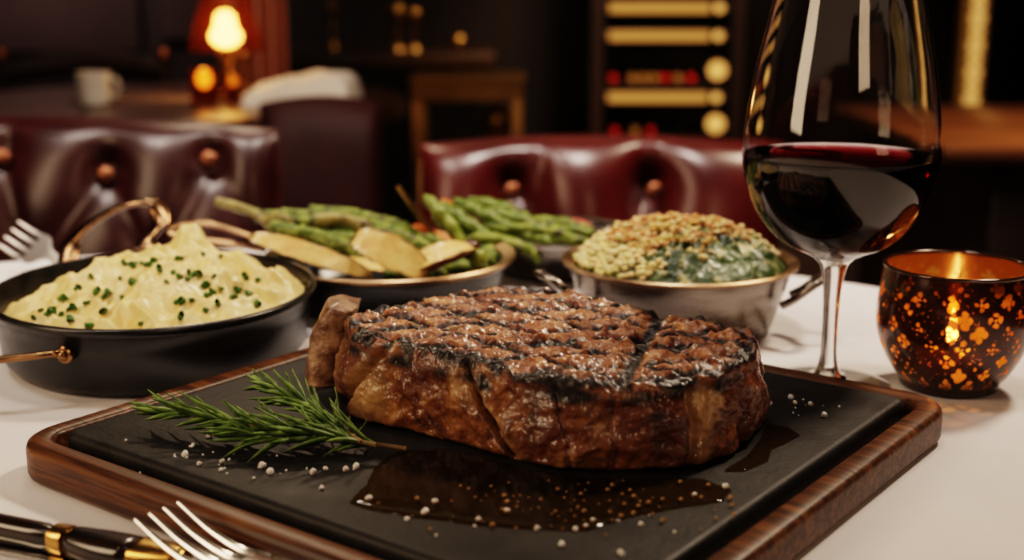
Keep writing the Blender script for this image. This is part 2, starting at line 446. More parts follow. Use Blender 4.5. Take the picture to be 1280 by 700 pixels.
for i, (rho, z) in enumerate(prof):
    last = i == nb-1
    for k in range(1 if last else NT):
        R = Rth[k]; x = R*rho*math.cos(th[k]); y = R*rho*math.sin(th[k])
        p = (x, y, z); onside = 1.0 if (z > .001 and rho > .90 and z < HS*.93) else 0.0
        topw = max(0.0, min(1.0, (z-HS*.86)/(HS*.13)))
        char = 0; fat = 0; dn = 0; dz = 0
        if z > .0005:
            edge = R*(r0-rho) if z >= HS-.0003 else 0
            lump = N(p, 48, 2)*.0026+N(p, 110, 5)*.0013+(ridge(p, 70, 9)-.5)*.0013
            fine = N(p, 260, 1)*.0007+N(p, 520, 4)*.0004
            if topw < 1:
                q = z/HS
                cr = 0
                for a1, a2, dep, wid in creases:
                    ac = a2+(a1-a2)*q + .03*N((q, a1, 0), 3, 1)
                    d = (th[k]-ac+math.pi) % (2*math.pi)-math.pi
                    e = math.exp(-(d/wid)**2); cr += dep*e
                    if dep > .004:       # the fat seam runs beside the main crease
                        fat = max(fat, math.exp(-((d-.045)/.045)**2)*(.5+.5*q))
                    elif dep > .0033: char = max(char, .35*e)
                dn += (lump*1.15+fine)*(1-topw)-cr*(1-topw)
                fat = max(fat, max(0, N(p, 34, 12)-.12)*1.8)
                char = max(char, max(0, (q-.70)/.26)*(.75+1.3*N(p, 65, 8)), max(0, N(p, 55, 31)-.42)*2.2, max(0, .10-q)*3)
            if topw > 0:
                g = grill(x, y)
                rag = max(0, 1-edge/.012)
                charE = rag*(.72+1.1*N(p, 95, 8))
                char = max(char*(1-topw), topw*max(g*.95, charE, max(0, N(p, 75, 17)-.42)*1.6))
                pill = (1-g)*.0014+ridge((x, y, 2), 95, 13)*.0011
                soft = min(1, edge/.006)
                knob = max(0, N(p, 150, 7)-.1)*.0052*rag + max(0, N(p, 190, 23)-.22)*.0036
                dz = topw*((lump*.55+fine*1.5)+pill*soft-g*.0017*soft+knob)
                dz += topw*(.0022*math.exp(-((x+.05)/.05)**2) - .0040*max(0, (x-.0)/.1)*0)
                fat = max(fat*(1-topw), topw*max(0, N((x*.6, y*1.6, 3), 60, 21)-.25)*1.3)
                # step at the cap muscle on the right end
                stp = x*.97-y*.25-.052
                dz -= topw*.0030*math.exp(-(stp/.005)**2); char = max(char, topw*.8*math.exp(-(stp/.004)**2))
        V.append((x+dn*math.cos(th[k]), y+dn*math.sin(th[k]), max(z+dz, 0.0)))
        A.append((max(0, min(1, char)), max(0, min(1, fat)), topw, 1))
F = []
for i in range(nb-2):
    for k in range(NT):
        l = (k+1) % NT; F.append((i*NT+k, i*NT+l, (i+1)*NT+l, (i+1)*NT+k))
for k in range(NT): F.append(((nb-2)*NT+k, (nb-2)*NT+(k+1) % NT, (nb-1)*NT))
F.append(tuple(range(NT-1, -1, -1)))
steak = thing('steak', 'thick bone-in grilled steak with crosshatched char marks on the black stone slab', 'steak', SC)
o = mesh('meat', V, F, M['beef'], steak, sharp=0, attr=A)
# bone stub standing at the left end
P = [at_y(409, 494, .640), at_y(407, 470, .640), at_y(408, 440, .640), at_y(412, 410, .640), at_y(419, 388, .640), at_y(425, 372, .640)]
P = [q-SC for q in P]; P[0].z = .001
bp = smooth_path(P, 44)
v = []; nb_ = 48
for i, q in enumerate(bp):
    u = i/43; hw = .0122-.0030*u+.0010*math.sin(u*5); hd = .0175-.004*u
    cap_ = max(0, (u-.90)/.10); e_ = math.sqrt(max(.0, 1-cap_**2))*.75+.25
    if i > 40: q = q+Vector((0, 0, -.0010*(i-40)*.3))
    for k in range(nb_):
        a = 2*math.pi*k/nb_; cx_, sx_ = math.cos(a), math.sin(a)
        v.append((q.x+.0022+hw*e_*math.copysign(abs(cx_)**.75, cx_), q.y+hd*e_*math.copysign(abs(sx_)**.75, sx_), q.z))
f = loft([[0]*nb_]*44)[1]
v = [(x+.0022*N((x, y, z*.6), 60, 3)+.0007*N((x, y, z), 240), y+.002*N((x, y, z), 70, 7), z+.0024*N((x, y, 0), 110, 2)*(1 if z > .03 else 0)) for x, y, z in v]
mesh('bone', v, f, M['bone'], steak, sharp=0)['label'] = 'roasted pale brown rib bone'

# pan juices around the steak
def puddle_mat():
    m, nt, b = new_mat('meat_juice')
    b.inputs['Base Color'].default_value = col((.009, .0045, .002)); setp(b, rough=.06, spec=.6)
    co = objco(nt); bump(nt, b, ntex(nt, co, 55, 3), .22, .002)
    tr = nd(nt, 'ShaderNodeBsdfTransparent', Color=col((.85, .66, .42)))
    mx = nd(nt, 'ShaderNodeMixShader', Fac=.66)
    nt.links.new(b.outputs[0], mx.inputs[1]); nt.links.new(tr.outputs[0], mx.inputs[2])
    nt.links.new(mx.outputs[0], nt.nodes['Material Output'].inputs[0]); return m
M['juice'] = puddle_mat()
def puddle(pts, name, label):
    P = np.array([(q.x, q.y) for q in (at_z(x, y, SZ) for x, y in pts)]); c = P.mean(0)
    n = 220; idx = np.linspace(0, len(P), n, endpoint=False)
    lp = np.vstack([P, P[:1]]); pts2 = np.stack([np.interp(idx, np.arange(len(lp)), lp[:, j]) for j in (0, 1)], 1)
    for _ in range(3): pts2 = (np.roll(pts2, 1, 0)+pts2*2+np.roll(pts2, -1, 0))/4
    V = []; F = []
    for ri, (q, z) in enumerate(((1, .0), (.985, .0005), (.955, .00085), (.9, .001), (.6, .001), (.3, .001))):
        for k in range(n):
            d = pts2[k]-c; w = 1+.05*N((pts2[k][0], pts2[k][1], 0), 60)+.012*N((pts2[k][0], pts2[k][1], 0), 300)
            V.append((d[0]*q*w, d[1]*q*w, z))
    for i in range(5):
        for k in range(n): l = (k+1) % n; F.append((i*n+k, i*n+l, (i+1)*n+l, (i+1)*n+k))
    F.append(tuple(5*n+k for k in range(n)))
    o = mesh(name, V, F, M['juice'], loc=(c[0], c[1], SZ+.0001), sharp=0)
    return tag(o, label, 'meat juice')
puddle([(505, 562), (470, 585), (448, 610), (440, 630), (470, 640), (520, 648), (580, 655), (650, 662), (735, 665), (790, 645), (850, 636), (905, 628), (915, 612), (880, 600), (820, 600), (740, 600), (660, 588), (600, 572), (540, 560)],
       'juice_puddle', 'glossy brown pool of meat juice on the slab in front of the steak')
puddle([(958, 530), (985, 535), (1000, 545), (980, 556), (965, 562), (960, 578), (930, 590), (905, 590), (930, 575), (950, 552)],
       'juice_puddle', 'small glossy trickle of juice at the right end of the steak')

# salt crystals and fat droplets
def crystal(r, seed):
    bm = bmesh.new(); bmesh.ops.create_icosphere(bm, subdivisions=2, radius=r)
    for v_ in bm.verts:
        n_ = noise.noise(Vector(v_.co)*(.9/r)+Vector((seed*3.1, seed, 0)))
        v_.co *= 1+.45*n_; v_.co.z = max(v_.co.z, -r*.6)
    me = bpy.data.meshes.new('salt_crystal'); bm.to_mesh(me); bm.free(); return me
msalt, nt, b = new_mat('salt'); b.inputs['Base Color'].default_value = col((.86, .83, .80)); setp(b, rough=.35, sss=.3, ssss=.001, trans=.15)
mdrop, nt, b = new_mat('fat_droplet'); b.inputs['Base Color'].default_value = col((.62, .36, .14)); setp(b, rough=.05, trans=.55, ior=1.4)
salt_me = [crystal(.00125, i) for i in range(4)]
for me in salt_me: me.materials.append(msalt)
salt_a = [(231, 568), (249, 580), (277, 577), (276, 587), (241, 557), (328, 583), (391, 591), (338, 590), (407, 586), (402, 610), (432, 587), (262, 545), (445, 583)]
salt_b = [(509, 649), (531, 641), (544, 628), (598, 650), (461, 624), (733, 658), (741, 651), (720, 662), (801, 655), (868, 619), (907, 609), (671, 661), (634, 639), (776, 692), (702, 681)]
salt_c = [(994, 504), (1013, 505), (988, 497), (1030, 520), (962, 505)]
for lst, n_, (cx_, cy_), (sx_, sy_) in ((salt_a, 26, (300, 578), (75, 14)), (salt_b, 24, (690, 640), (110, 18)), (salt_c, 8, (1000, 510), (25, 9))):
    for _ in range(n_): lst.append((random.gauss(cx_, sx_), min(672, max(cy_-28, random.gauss(cy_, sy_))), random.uniform(.28, .55)))
ci = 0
for lst, lab, grp in ((salt_a, 'white coarse salt crystal on the slab beside the rosemary', 'salt crystals by the rosemary'),
                      (salt_b, 'white coarse salt crystal on the slab in front of the steak', 'salt crystals before the steak'),
                      (salt_c, 'white coarse salt crystal on the slab near the wine glass', 'salt crystals near the wine glass')):
    for x, y, *fine_ in lst:
        p = at_z(x, y, SZ+.0005); sz = fine_[0] if fine_ else random.uniform(.75, 1.35)
        o = bpy.data.objects.new('salt_crystal', salt_me[ci % 4]); ci += 1; link(o)
        o.location = (p.x, p.y, SZ+.00075*sz+T); o.scale = (sz,)*3; o.rotation_euler = (0, 0, random.uniform(0, 6))
        tag(o, lab, 'salt', grp)
dv, df = lathe([(.0011, 0), (.00125, .0004), (.001, .001), (.0005, .0013), (0, .0014)], 12)
drop = None
dpts = []
for _ in range(400):
    if len(dpts) >= 70: break
    x, y = random.gauss(730, 110), random.gauss(625, 22)
    if 500 < x < 930 and 603 < y < 672 and all((x-a)**2+(y-b_)**2*4 > 120 for a, b_ in dpts): dpts.append((x, y))
for x, y in dpts:
    p = at_z(x, y, SZ); sz = random.uniform(.3, .95)
    if drop is None:
        drop = mesh('fat_droplet', dv, df, mdrop, loc=(p.x, p.y, SZ+.0009), sharp=0); o = drop
    else:
        o = drop.copy(); link(o); o.location = (p.x, p.y, SZ+.0009+T)
    o.scale = (sz,)*3
    tag(o, 'tiny amber fat droplet on the wet slab in front of the steak', 'fat droplet', 'fat droplets before the steak')

# ------------------------------------------------------------------ rosemary
def leaf_mat(name, c1, c2, cback=None, rough=.42):
    m, nt, b = new_mat(name)
    n = ntex(nt, objco(nt), 160, 3)
    cc = ramp(nt, n, [(.35, c1), (.68, c2)])
    nt.links.new(cc, b.inputs['Base Color']); setp(b, rough=rough, sss=.0, spec=.35)
    return m
M['needle'] = leaf_mat('rosemary_green', (.045, .10, .014), (.20, .30, .07))
M['rstem'] = simple('rosemary_stem', (.14, .10, .035), (.26, .17, .07), 90, .6, .3, 300, .0006)
def needles(path, n0, L, tip_bias, seed):
    rs = random.Random(seed); V = []; F = []
    m = len(path)
    for i in range(n0):
        t = i/(n0-1); k = min(int(t*(m-1)), m-2); p = path[k].lerp(path[k+1], t*(m-1)-k)
        tan = (path[min(k+1, m-1)]-path[max(k-1, 0)]).normalized()
        for side in (0, 1):
            phi = i*2.4+side*math.pi+rs.uniform(-.4, .4)
            up = Vector((0, 0, 1)); b1 = tan.cross(up).normalized(); b2 = b1.cross(tan)
            out = b1*math.cos(phi)+b2*math.sin(phi)
            if p.z+out.z*L*.8 < SZ+.002: out.z = abs(out.z)*.3; out.normalize()
            spread = math.radians(rs.uniform(28, 55))*(1-.35*t)
            ln = L*rs.uniform(.65, 1.12)*(1-.35*max(0, t-.75)/.25)
            d0 = (tan*math.cos(spread)+out*math.sin(spread)).normalized()
            cur = tan*rs.uniform(.1, .5)+Vector((0, 0, rs.uniform(-.5, .15)))
            nrm = d0.cross(out).normalized() if d0.cross(out).length > .1 else b1
            w = rs.uniform(.0010, .00145)
            base = len(V); q = p.copy(); d = d0.copy(); ns = 6
            for j in range(ns+1):
                u = j/ns; ww = w*(min(1, .35+u*3) if u < .3 else 1-.93*max(0, (u-.55)/.45)**1.6)
                fold = out*(.0004*(1-u))
                zlim = SZ+.0008
                for off, ex in ((-1, 0), (0, 1), (1, 0)):
                    pt = q+nrm*(ww*off)+d0.cross(nrm)*(.0004*ex)
                    pt.z = max(pt.z, zlim); V.append(tuple(pt))
                # rounded underside
                pt = q-d0.cross(nrm)*.0004; pt.z = max(pt.z, zlim-.0004); V.append(tuple(pt))
                q = q+d*(ln/ns); d = (d+cur*(.22)).normalized()
            for j in range(ns):
                a = base+j*4; c_ = a+4
                F += [(a, a+1, c_+1, c_), (a+1, a+2, c_+2, c_+1), (a+2, a+3, c_+3, c_+2), (a+3, a, c_, c_+3)]
    return V, F
sprigs = [
    ([[(508, 561, 1), (447, 552, 4), (390, 545, 6), (333, 547, 6), (297, 543, 5)]], 'long rosemary sprig lying lowest on the slab, cut stem towards the steak', [34]),
    ([[(470, 556, 6), (400, 543, 9), (317, 532, 9), (268, 524, 10), (205, 515, 9)], [(452, 553, 7), (405, 520, 10), (372, 500, 13), (335, 482, 16)]], 'forked rosemary sprig lying on top of the longer one, leafy tips towards the mash pan', [36, 24]),
]
for paths, lab, cnt in sprigs:
    base = at_z(*paths[0][0][:2], SZ)
    t = thing('rosemary_sprig', lab, 'rosemary', (base.x, base.y, SZ)); off = Vector((base.x, base.y, SZ))
    sv = []; lv = []
    for pi, (pp, n0) in enumerate(zip(paths, cnt)):
        path = smooth_path([at_z(x, y, SZ+.001+h/1000*.9) for x, y, h in pp], 40)
        sv.append(tube(path, [.00115-.0006*i/39 for i in range(40)], 8))
        st = 6 if pi == 0 and cnt[0] == 34 else 3
        lv.append(needles(path[st:]+[path[-1]+(path[-1]-path[-3])*.6], n0, 0.0235, 0, 11+pi+n0))
    sv = join(*sv); lv = join(*lv)
    sh = lambda vf: ([(x-off.x, y-off.y, z-off.z) for x, y, z in vf[0]], vf[1])
    mesh('stem', *sh(sv), M['rstem'], t); mesh('leaves', *sh(lv), M['needle'], t, sharp=0)

# ------------------------------------------------------------------ pans
def bail(p0, p1, out, r, drop=0, n=28, rise=0):
    """a bent-rod handle from p0 to p1 reaching out by the vector out"""
    p0, p1, out = Vector(p0), Vector(p1), Vector(out)
    ins = -out.normalized()*.002
    pts = [p0+ins, p0+out*.25, p0.lerp(p1, .12)+out*.75, p0.lerp(p1, .5)+out, p0.lerp(p1, .88)+out*.75, p1+out*.25, p1+ins]
    return smooth_path(pts, n)
# --- oval black pan with mash
mp_c = Vector((-.2165, .757, 0)); AX, BX2 = .0965, .108
prz = .042
def oval_pan(prof_o, n=96): return lathe(prof_o, n, 1, BX2/AX)
MR = math.radians(14)
mash_pan = thing('oval_pan', 'black iron oval pan with bronze handles full of mashed potato', 'pan', mp_c, MR)
o_ = AX
mesh('pan_body', *oval_pan([(0, .0), (o_*.80, 0), (o_*.88, .002), (o_*.925, .008), (o_*.955, .028), (o_*.965, .036), (o_*.990, .0375), (o_, .0392), (o_, .0415), (o_*.992, .0425), (o_*.968, .0425),
     (o_*.958, .0405), (o_*.93, .028), (o_*.88, .008), (o_*.82, .005), (0, .005)]), M['iron'], mash_pan, sharp=55)
def rod_handle(parent, path, r, flat, mat, rivets, rr=.0045):
    hd = mesh('handle', *tube(path, r, 12, flat=flat), mat, parent, sharp=50)
    for c, nrm in rivets:
        c = Vector(c); nrm = Vector(nrm).normalized()
        q = nrm.to_track_quat('Z', 'Y').to_matrix().to_4x4(); q.translation = c
        mesh('rivet', *xf(lathe([(0, -.001), (rr*1.7, -.001), (rr*1.7, .001), (rr*1.45, .0018), (rr, .0018), (rr*.9, .0032), (rr*.5, .0042), (0, .0045)], 20), q), mat, hd)
    return hd
Rm = Matrix.Rotation(-MR, 3, 'Z')
def loc_pan(v): return Rm @ (Vector(v)-mp_c)
# front-left handle: flat bail along the side, rivet at its right foot
pb = [q for q in C.objects if q.parent == mash_pan][0].data
Mp = Matrix.Translation(mp_c) @ Matrix.Rotation(MR, 4, 'Z')
pbv = BVHTree.FromPolygons([Mp @ v_.co for v_ in pb.vertices], [tuple(q.vertices) for q in pb.polygons])
def on_pan(px, py):
    h = pbv.ray_cast(Vector((0, 0, H)), Vector(ray(px, py))); n_ = h[1]
    return h[0], (n_ if n_.y < 0 else -n_)
a1, n1_ = on_pan(86, 440); a2, n2_ = on_pan(20, 437)
side = Vector((-1, .10, 0))
far_ = a1+Vector((-.085, .050, 0))
pth = smooth_path([loc_pan(q) for q in (a1+n1_*.0018, a1+n1_*.004+side*.005+Vector((0, 0, .0006)), a1+n1_*.012+side*.014+Vector((0, 0, .002)), a1+n1_*.021+side*.032+Vector((0, 0, .003)), a1+n1_*.023+side*.055+Vector((0, .006, .003)),
      far_+Vector((-.012, -.012, .002)), far_+Vector((-.002, .004, 0)), far_+Vector((.01, .012, 0)))], 44)
rod_handle(mash_pan, pth, [.0046-.0020*min(1, i/7) for i in range(44)], .8, M['bronze'], [(loc_pan(a1+n1_*.0034), Rm @ n1_)], .0030)
# rear handle: upright loop
zc = [at_y(84, 331, .870), at_y(92, 300, .885), at_y(125, 272, .895), at_y(165, 254, .90), at_y(196, 256, .90), at_y(200, 278, .89), at_y(185, 298, .88), at_y(178, 312, .872)]
pth = smooth_path([loc_pan(q) for q in zc], 44)
rod_handle(mash_pan, pth, .0070, .38, M['dark_bronze'], [])

def mash_mat():
    m, nt, b = new_mat('mashed_potato')
    co = objco(nt); n = ntex(nt, co, 60, 4)
    nt.links.new(ramp(nt, n, [(.3, (.70, .51, .19)), (.7, (.84, .67, .32))]), b.inputs['Base Color'])
    setp(b, rough=.38, sss=.10, sssr=(1, .6, .25), ssss=.003, coat=.25, coatr=.25)
    bump(nt, b, ntex(nt, co, 260, 5, .6), .35, .0016); return m
M['mash'] = mash_mat()
def mash():
    V = []; F = []; A_, B_ = AX*.925, BX2*.925; nr, na = 90, 300
    pk = [(loc_pan(at_y(247, 303, .80)), .017, .012), (loc_pan(at_y(318, 345, .785)), .0085, .014), (loc_pan(at_y(345, 352, .765)), .006, .014),
          (loc_pan(at_y(130, 350, .76)), .004, .028), (loc_pan(at_y(210, 318, .80)), .005, .03)]
    def hgt(x, y):
        r2 = (x/A_)**2+(y/B_)**2
        base = .0345+.0105*max(0, 1-r2)**.8+.0125*math.exp(-((x-.018)/.055)**2-((y-.0)/.05)**2)*max(0, 1-r2)**.5-.010*max(0, min(1, (y*.8-x*.75-.045)/.03))
        w = Vector((N((x, y, 0), 22, 4), N((x, y, 0), 22, 9), 0))*.012
        q = (x+w.x, y+w.y, 0)
        z = base+(ridge(q, 36, 3)-.55)*.0095*min(1, (1.02-r2)*3.5)+N(q, 70, 6)*.0034+(ridge(q, 95, 11)-.55)*.0026*min(1, (1.02-r2)*4)+N(q, 170, 2)*.0014+N(q, 330, 5)*.0006
        for c, a_, s_ in pk:
            d = math.hypot(x-c.x+w.x*.4, y-c.y+w.y*.4); z += a_*math.exp(-(d/s_)**2.4)
        return z
    for i in range(nr+1):
        for k in range(na):
            a = 2*math.pi*k/na; rr = (1-i/nr); x, y = A_*rr*math.cos(a), B_*rr*math.sin(a)
            V.append((x, y, hgt(x, y)))
            if i == nr: break
    for i in range(nr-1):
        for k in range(na): l = (k+1) % na; F.append((i*na+k, i*na+l, (i+1)*na+l, (i+1)*na+k))
    for k in range(na): F.append(((nr-1)*na+k, (nr-1)*na+(k+1) % na, nr*na))
    n0 = len(V)                                  # skirt down inside the pan
    for k in range(na): V.append((V[k][0]*.93, V[k][1]*.93, .012))
    for k in range(na): l = (k+1) % na; F.append((n0+k, n0+l, l, k))
    F.append(tuple(n0+k for k in range(na-1, -1, -1)))
    return V, F
mv, mf = mash()
o = mesh('mashed_potato', mv, mf, M['mash'], loc=mp_c, rz=MR, sharp=0)
tag(o, 'creamy mound of yellow mashed potato heaped in the black oval pan', 'mashed potato')
Mw = Matrix.Translation(mp_c) @ Matrix.Rotation(MR, 4, 'Z')
bvh = BVHTree.FromPolygons([Mw @ Vector(p) for p in mv], mf)
M['chive'] = leaf_mat('chive_green', (.03, .10, .008), (.09, .21, .022), rough=.4)
chive_me = []
for s_ in range(4):
    rs = random.Random(s_); parts = []
    L = rs.uniform(.0022, .0036); r = rs.uniform(.0011, .0016)
    parts.append(lathe([(r, -L/2), (r*1.05, 0), (r, L/2), (r*.7, L/2), (r*.7, -L/2)], 12, closed=True))
    v, f = join(*parts)
    v = [(x*1.15, y*.75, z) for x, y, z in v]
    v = [(z, y, x) for x, y, z in v] if s_ % 2 else v
    me = bpy.data.meshes.new('chive_piece'); me.from_pydata(v, [], f); me.materials.append(M['chive']); me.update(); chive_me.append(me)
cp = [(190, 375), (183, 382), (220, 398), (212, 404), (262, 390), (268, 384), (237, 340), (230, 346), (290, 350), (320, 362), (312, 368), (326, 355), (313, 413), (370, 370), (405, 325), (360, 312), (372, 263), (380, 270), (400, 270),
      (412, 264), (430, 265), (440, 272), (452, 270), (505, 320), (525, 297), (543, 307), (570, 294), (578, 305), (600, 298), (533, 385), (551, 383), (578, 380), (544, 428), (623, 327), (618, 334), (633, 358), (640, 350), (624, 364),
      (660, 388), (665, 245), (647, 307), (612, 240), (715, 350), (722, 345), (708, 370), (700, 366), (752, 355), (780, 318), (740, 305), (622, 410), (480, 285), (545, 250), (535, 254), (150, 415), (157, 410), (143, 420), (100, 430),
      (125, 408), (185, 423), (213, 435), (270, 452), (424, 450), (275, 308), (667, 340), (777, 390), (405, 275), (460, 262), (565, 312)]
cam0 = Vector((0, 0, H))
for i, (x, y) in enumerate(cp):
    px, py = x/2.415+random.uniform(-1, 1), 220+y/2.415+random.uniform(-1, 1)
    h = bvh.ray_cast(cam0, Vector(ray(px, py)))
    if h[0] is None: continue
    p, n_ = h[0], h[1]
    if n_.z < 0: n_ = -n_
    o = bpy.data.objects.new('chive_piece', chive_me[i % 4]); link(o)
    o.location = (p.x, p.y, p.z+T+.0005)
    o.rotation_euler = (n_.to_track_quat('Z', 'Y').to_matrix() @ Euler((random.uniform(-.6, .6), random.uniform(-.6, .6), random.uniform(0, 6))).to_matrix()).to_euler()
    sz = random.uniform(.85, 1.5); o.scale = (sz,)*3
    tag(o, 'small chopped green chive piece scattered on the mashed potato', 'chive', 'chives on the mashed potato')

# --- round dark pan with roasted vegetables
vp = Vector((-.0865, .890, 0)); vr = .089
veg_pan = thing('round_pan', 'dark round pan with bronze rim holding asparagus and roast potato wedges', 'pan', vp)
mesh('pan_body', *lathe([(0, 0), (vr*.78, 0), (vr*.83, .002), (vr*.935, .027), (vr*.945, .0295), (vr*.945, .032), (vr*.90, .030), (vr*.80, .006), (vr*.75, .004), (0, .004)], 96), M['iron'], veg_pan, sharp=55)
mesh('rim', *lathe([(vr*.945, .0285), (vr*1.0, .0315), (vr*1.005, .0335), (vr*.99, .0345), (vr*.90, .0315), (vr*.905, .0295)], 96, closed=True), M['bronze_rim'], veg_pan)['label'] = 'bronze rim'
hz = [at_y(334, 303, .925), at_y(300, 290, .935), at_y(262, 280, .94), at_y(225, 281, .945), at_y(214, 290, .945), at_y(240, 298, .94), at_y(290, 305, .935), at_y(330, 312, .92)]
mesh('handle', *tube(smooth_path([q-vp for q in hz], 40), .0032, 10, flat=.7), M['bronze_rim'], veg_pan)

M['asp'] = leaf_mat('asparagus_green', (.050, .095, .008), (.28, .32, .050), rough=.45)
M['asp2'] = leaf_mat('green_bean', (.06, .11, .012), (.23, .28, .05), rough=.34)
M['asp3'] = leaf_mat('bright_bean', (.10, .15, .016), (.28, .31, .055), rough=.34)
M['asp_pale'] = leaf_mat('charred_spear', (.16, .14, .04), (.38, .30, .11), rough=.4)
def charred(base):
    m = base.copy(); nt = m.node_tree; b = nt.nodes['Principled BSDF']
    src = b.inputs['Base Color'].links[0].from_socket
    n = ntex(nt, objco(nt), 95, 4, .6)
    f_ = ramp(nt, n, [(.54, (0, 0, 0)), (.66, (.85, .85, .85))])
    nt.links.new(mixc(nt, f_, src, (.022, .010, .004)), b.inputs['Base Color']); return m
for k in ('asp', 'asp2', 'asp_pale'): M[k] = charred(M[k])
def spear(p0, p1, r, sag, kind, seed, name, label, cat, mat, group=None):
    rs = random.Random(seed); p0, p1 = Vector(p0), Vector(p1); mid = p0.lerp(p1, .5)+Vector((rs.uniform(-.003, .003), rs.uniform(-.003, .003), sag))
    pth = smooth_path([p0, mid, p1], 26); R = []
    for i in range(26):
        u = i/25
        if kind == 'asparagus':
            q = r*(.95+.1*math.sin(u*9+seed))
            if u > .74: q = r*(1.12+.18*math.sin((u-.74)/.26*math.pi))*(1-((u-.74)/.26)**2.2*.86)+.0006*math.sin(u*95)
        else:
            q = r*(1-.72*abs(2*u-1)**5)*(1+.10*math.sin(u*24+seed))
        R.append(max(q, .0006))
    v, f = tube(pth, R, 12, flat=1.0 if kind == 'asparagus' else .78)
    c = p0.lerp(p1, .5)
    v = [(x-c.x+.0006*N((x, y, z), 200), y-c.y, z-c.z+.0006*N((x, y, z), 180, 3)) for x, y, z in v]
    o = mesh(name, v, f, mat, loc=c, sharp=60); return tag(o, label, cat, group)
asps = [
    ((271, 252), (352, 292), .895, .870, .0030, 'asp_pale', 'thin pale asparagus spear poking farthest out of the pan towards the chair'),
    ((290, 257), (385, 300), .900, .865, .0030, 'asp', 'short asparagus spear end just behind the one poking farthest out'),
    ((318, 270), (430, 282), .885, .885, .0036, 'asp', 'asparagus spear lying along the rear rim of the round pan'),
    ((352, 268), (520, 296), .865, .845, .0042, 'asp', 'asparagus spear on the very top of the heap in the round pan'),
    ((388, 263), (522, 291), .885, .865, .0042, 'asp', 'rearmost green asparagus spear on top of the heap'),
    ((362, 276), (516, 306), .848, .830, .0042, 'asp', 'dark green asparagus spear in the middle of the heap'),
    ((395, 276), (468, 289), .838, .835, .0040, 'asp_pale', 'yellowish charred asparagus spear lying on the front of the heap'),
    ((340, 284), (440, 318), .835, .815, .0042, 'asp', 'glossy dark spear just behind the long browned potato slice'),
    ((376, 290), (470, 330), .825, .805, .0042, 'asp', 'dark asparagus spear running down towards the pale potato wedge'),
    ((440, 276), (545, 318), .850, .825, .0040, 'asp', 'asparagus spear with its tip beside the reddish potato wedge'),
    ((332, 275), (372, 284), .855, .845, .0036, 'asp_pale', 'short browned spear end above the long potato slice'),
    ((430, 300), (540, 326), .845, .83, .0040, 'asp', 'half hidden asparagus spear beneath the heap behind the wedges'),
]
DY = .058
for i, (a, b_, y0, y1, r, mt, lab) in enumerate(asps):
    spear(at_y(*a, y0+DY), at_y(*b_, y1+DY), r*1.28, .004, 'asparagus', i, 'asparagus_spear', lab, 'asparagus', M[mt], 'asparagus in the round pan')
under = [((352, 292), (450, 334), .852, .822), ((366, 300), (480, 338), .842, .822), ((408, 292), (512, 322), .838, .822), ((420, 285), (536, 310), .862, .842), ((372, 283), (480, 304), .862, .850),
         ((350, 274), (420, 276), .890, .890), ((420, 268), (500, 284), .892, .880), ((335, 300), (420, 330), .832, .816), ((450, 312), (548, 336), .850, .835), ((500, 306), (600, 318), .870, .868),
         ((520, 320), (618, 322), .850, .858), ((460, 275), (560, 310), .880, .862), ((545, 312), (622, 330), .835, .848), ((535, 338), (612, 336), .822, .84), ((560, 332), (625, 322), .83, .86), ((480, 345), (560, 342), .805, .81), ((548, 322), (630, 316), .85, .87)]
for i, (a, b_, y0, y1) in enumerate(under):
    spear(at_y(*a, y0+DY), at_y(*b_, y1+DY), .0050, .002, 'asparagus', i+60, 'asparagus_spear', 'green asparagus spear tucked into the underside of the heap in the round pan', 'asparagus', M['asp'], 'asparagus under the heap in the round pan')
# potatoes
def potato_mat():
    m, nt, b = new_mat('roast_potato')
    at = nd(nt, 'ShaderNodeAttribute', attribute_name='data'); sp = nd(nt, 'ShaderNodeSeparateColor'); nt.links.new(at.outputs['Color'], sp.inputs[0])
    co = objco(nt); n = ntex(nt, co, 90, 5, .6)
    fl = ramp(nt, n, [(.3, (.56, .30, .085)), (.55, (.74, .50, .18)), (.75, (.82, .60, .27))])
    sk = ramp(nt, n, [(.3, (.10, .022, .010)), (.7, (.30, .090, .030))])
    c = mixc(nt, sp.outputs[0], fl, sk)
    f_ = math_(nt, 'ADD', sp.outputs[1], math_(nt, 'MULTIPLY', math_(nt, 'SUBTRACT', n, .5), 1.2))
    c = mixc(nt, ramp(nt, f_, [(.35, (0, 0, 0)), (.6, (.9, .9, .9))]), c, (.025, .010, .004))
    nt.links.new(c, b.inputs['Base Color']); setp(b, rough=.38, coat=.25, coatr=.2, sss=.12, ssss=.003)
    bump(nt, b, ntex(nt, co, 200, 4), .3, .0012); return m
M['potato'] = potato_mat()
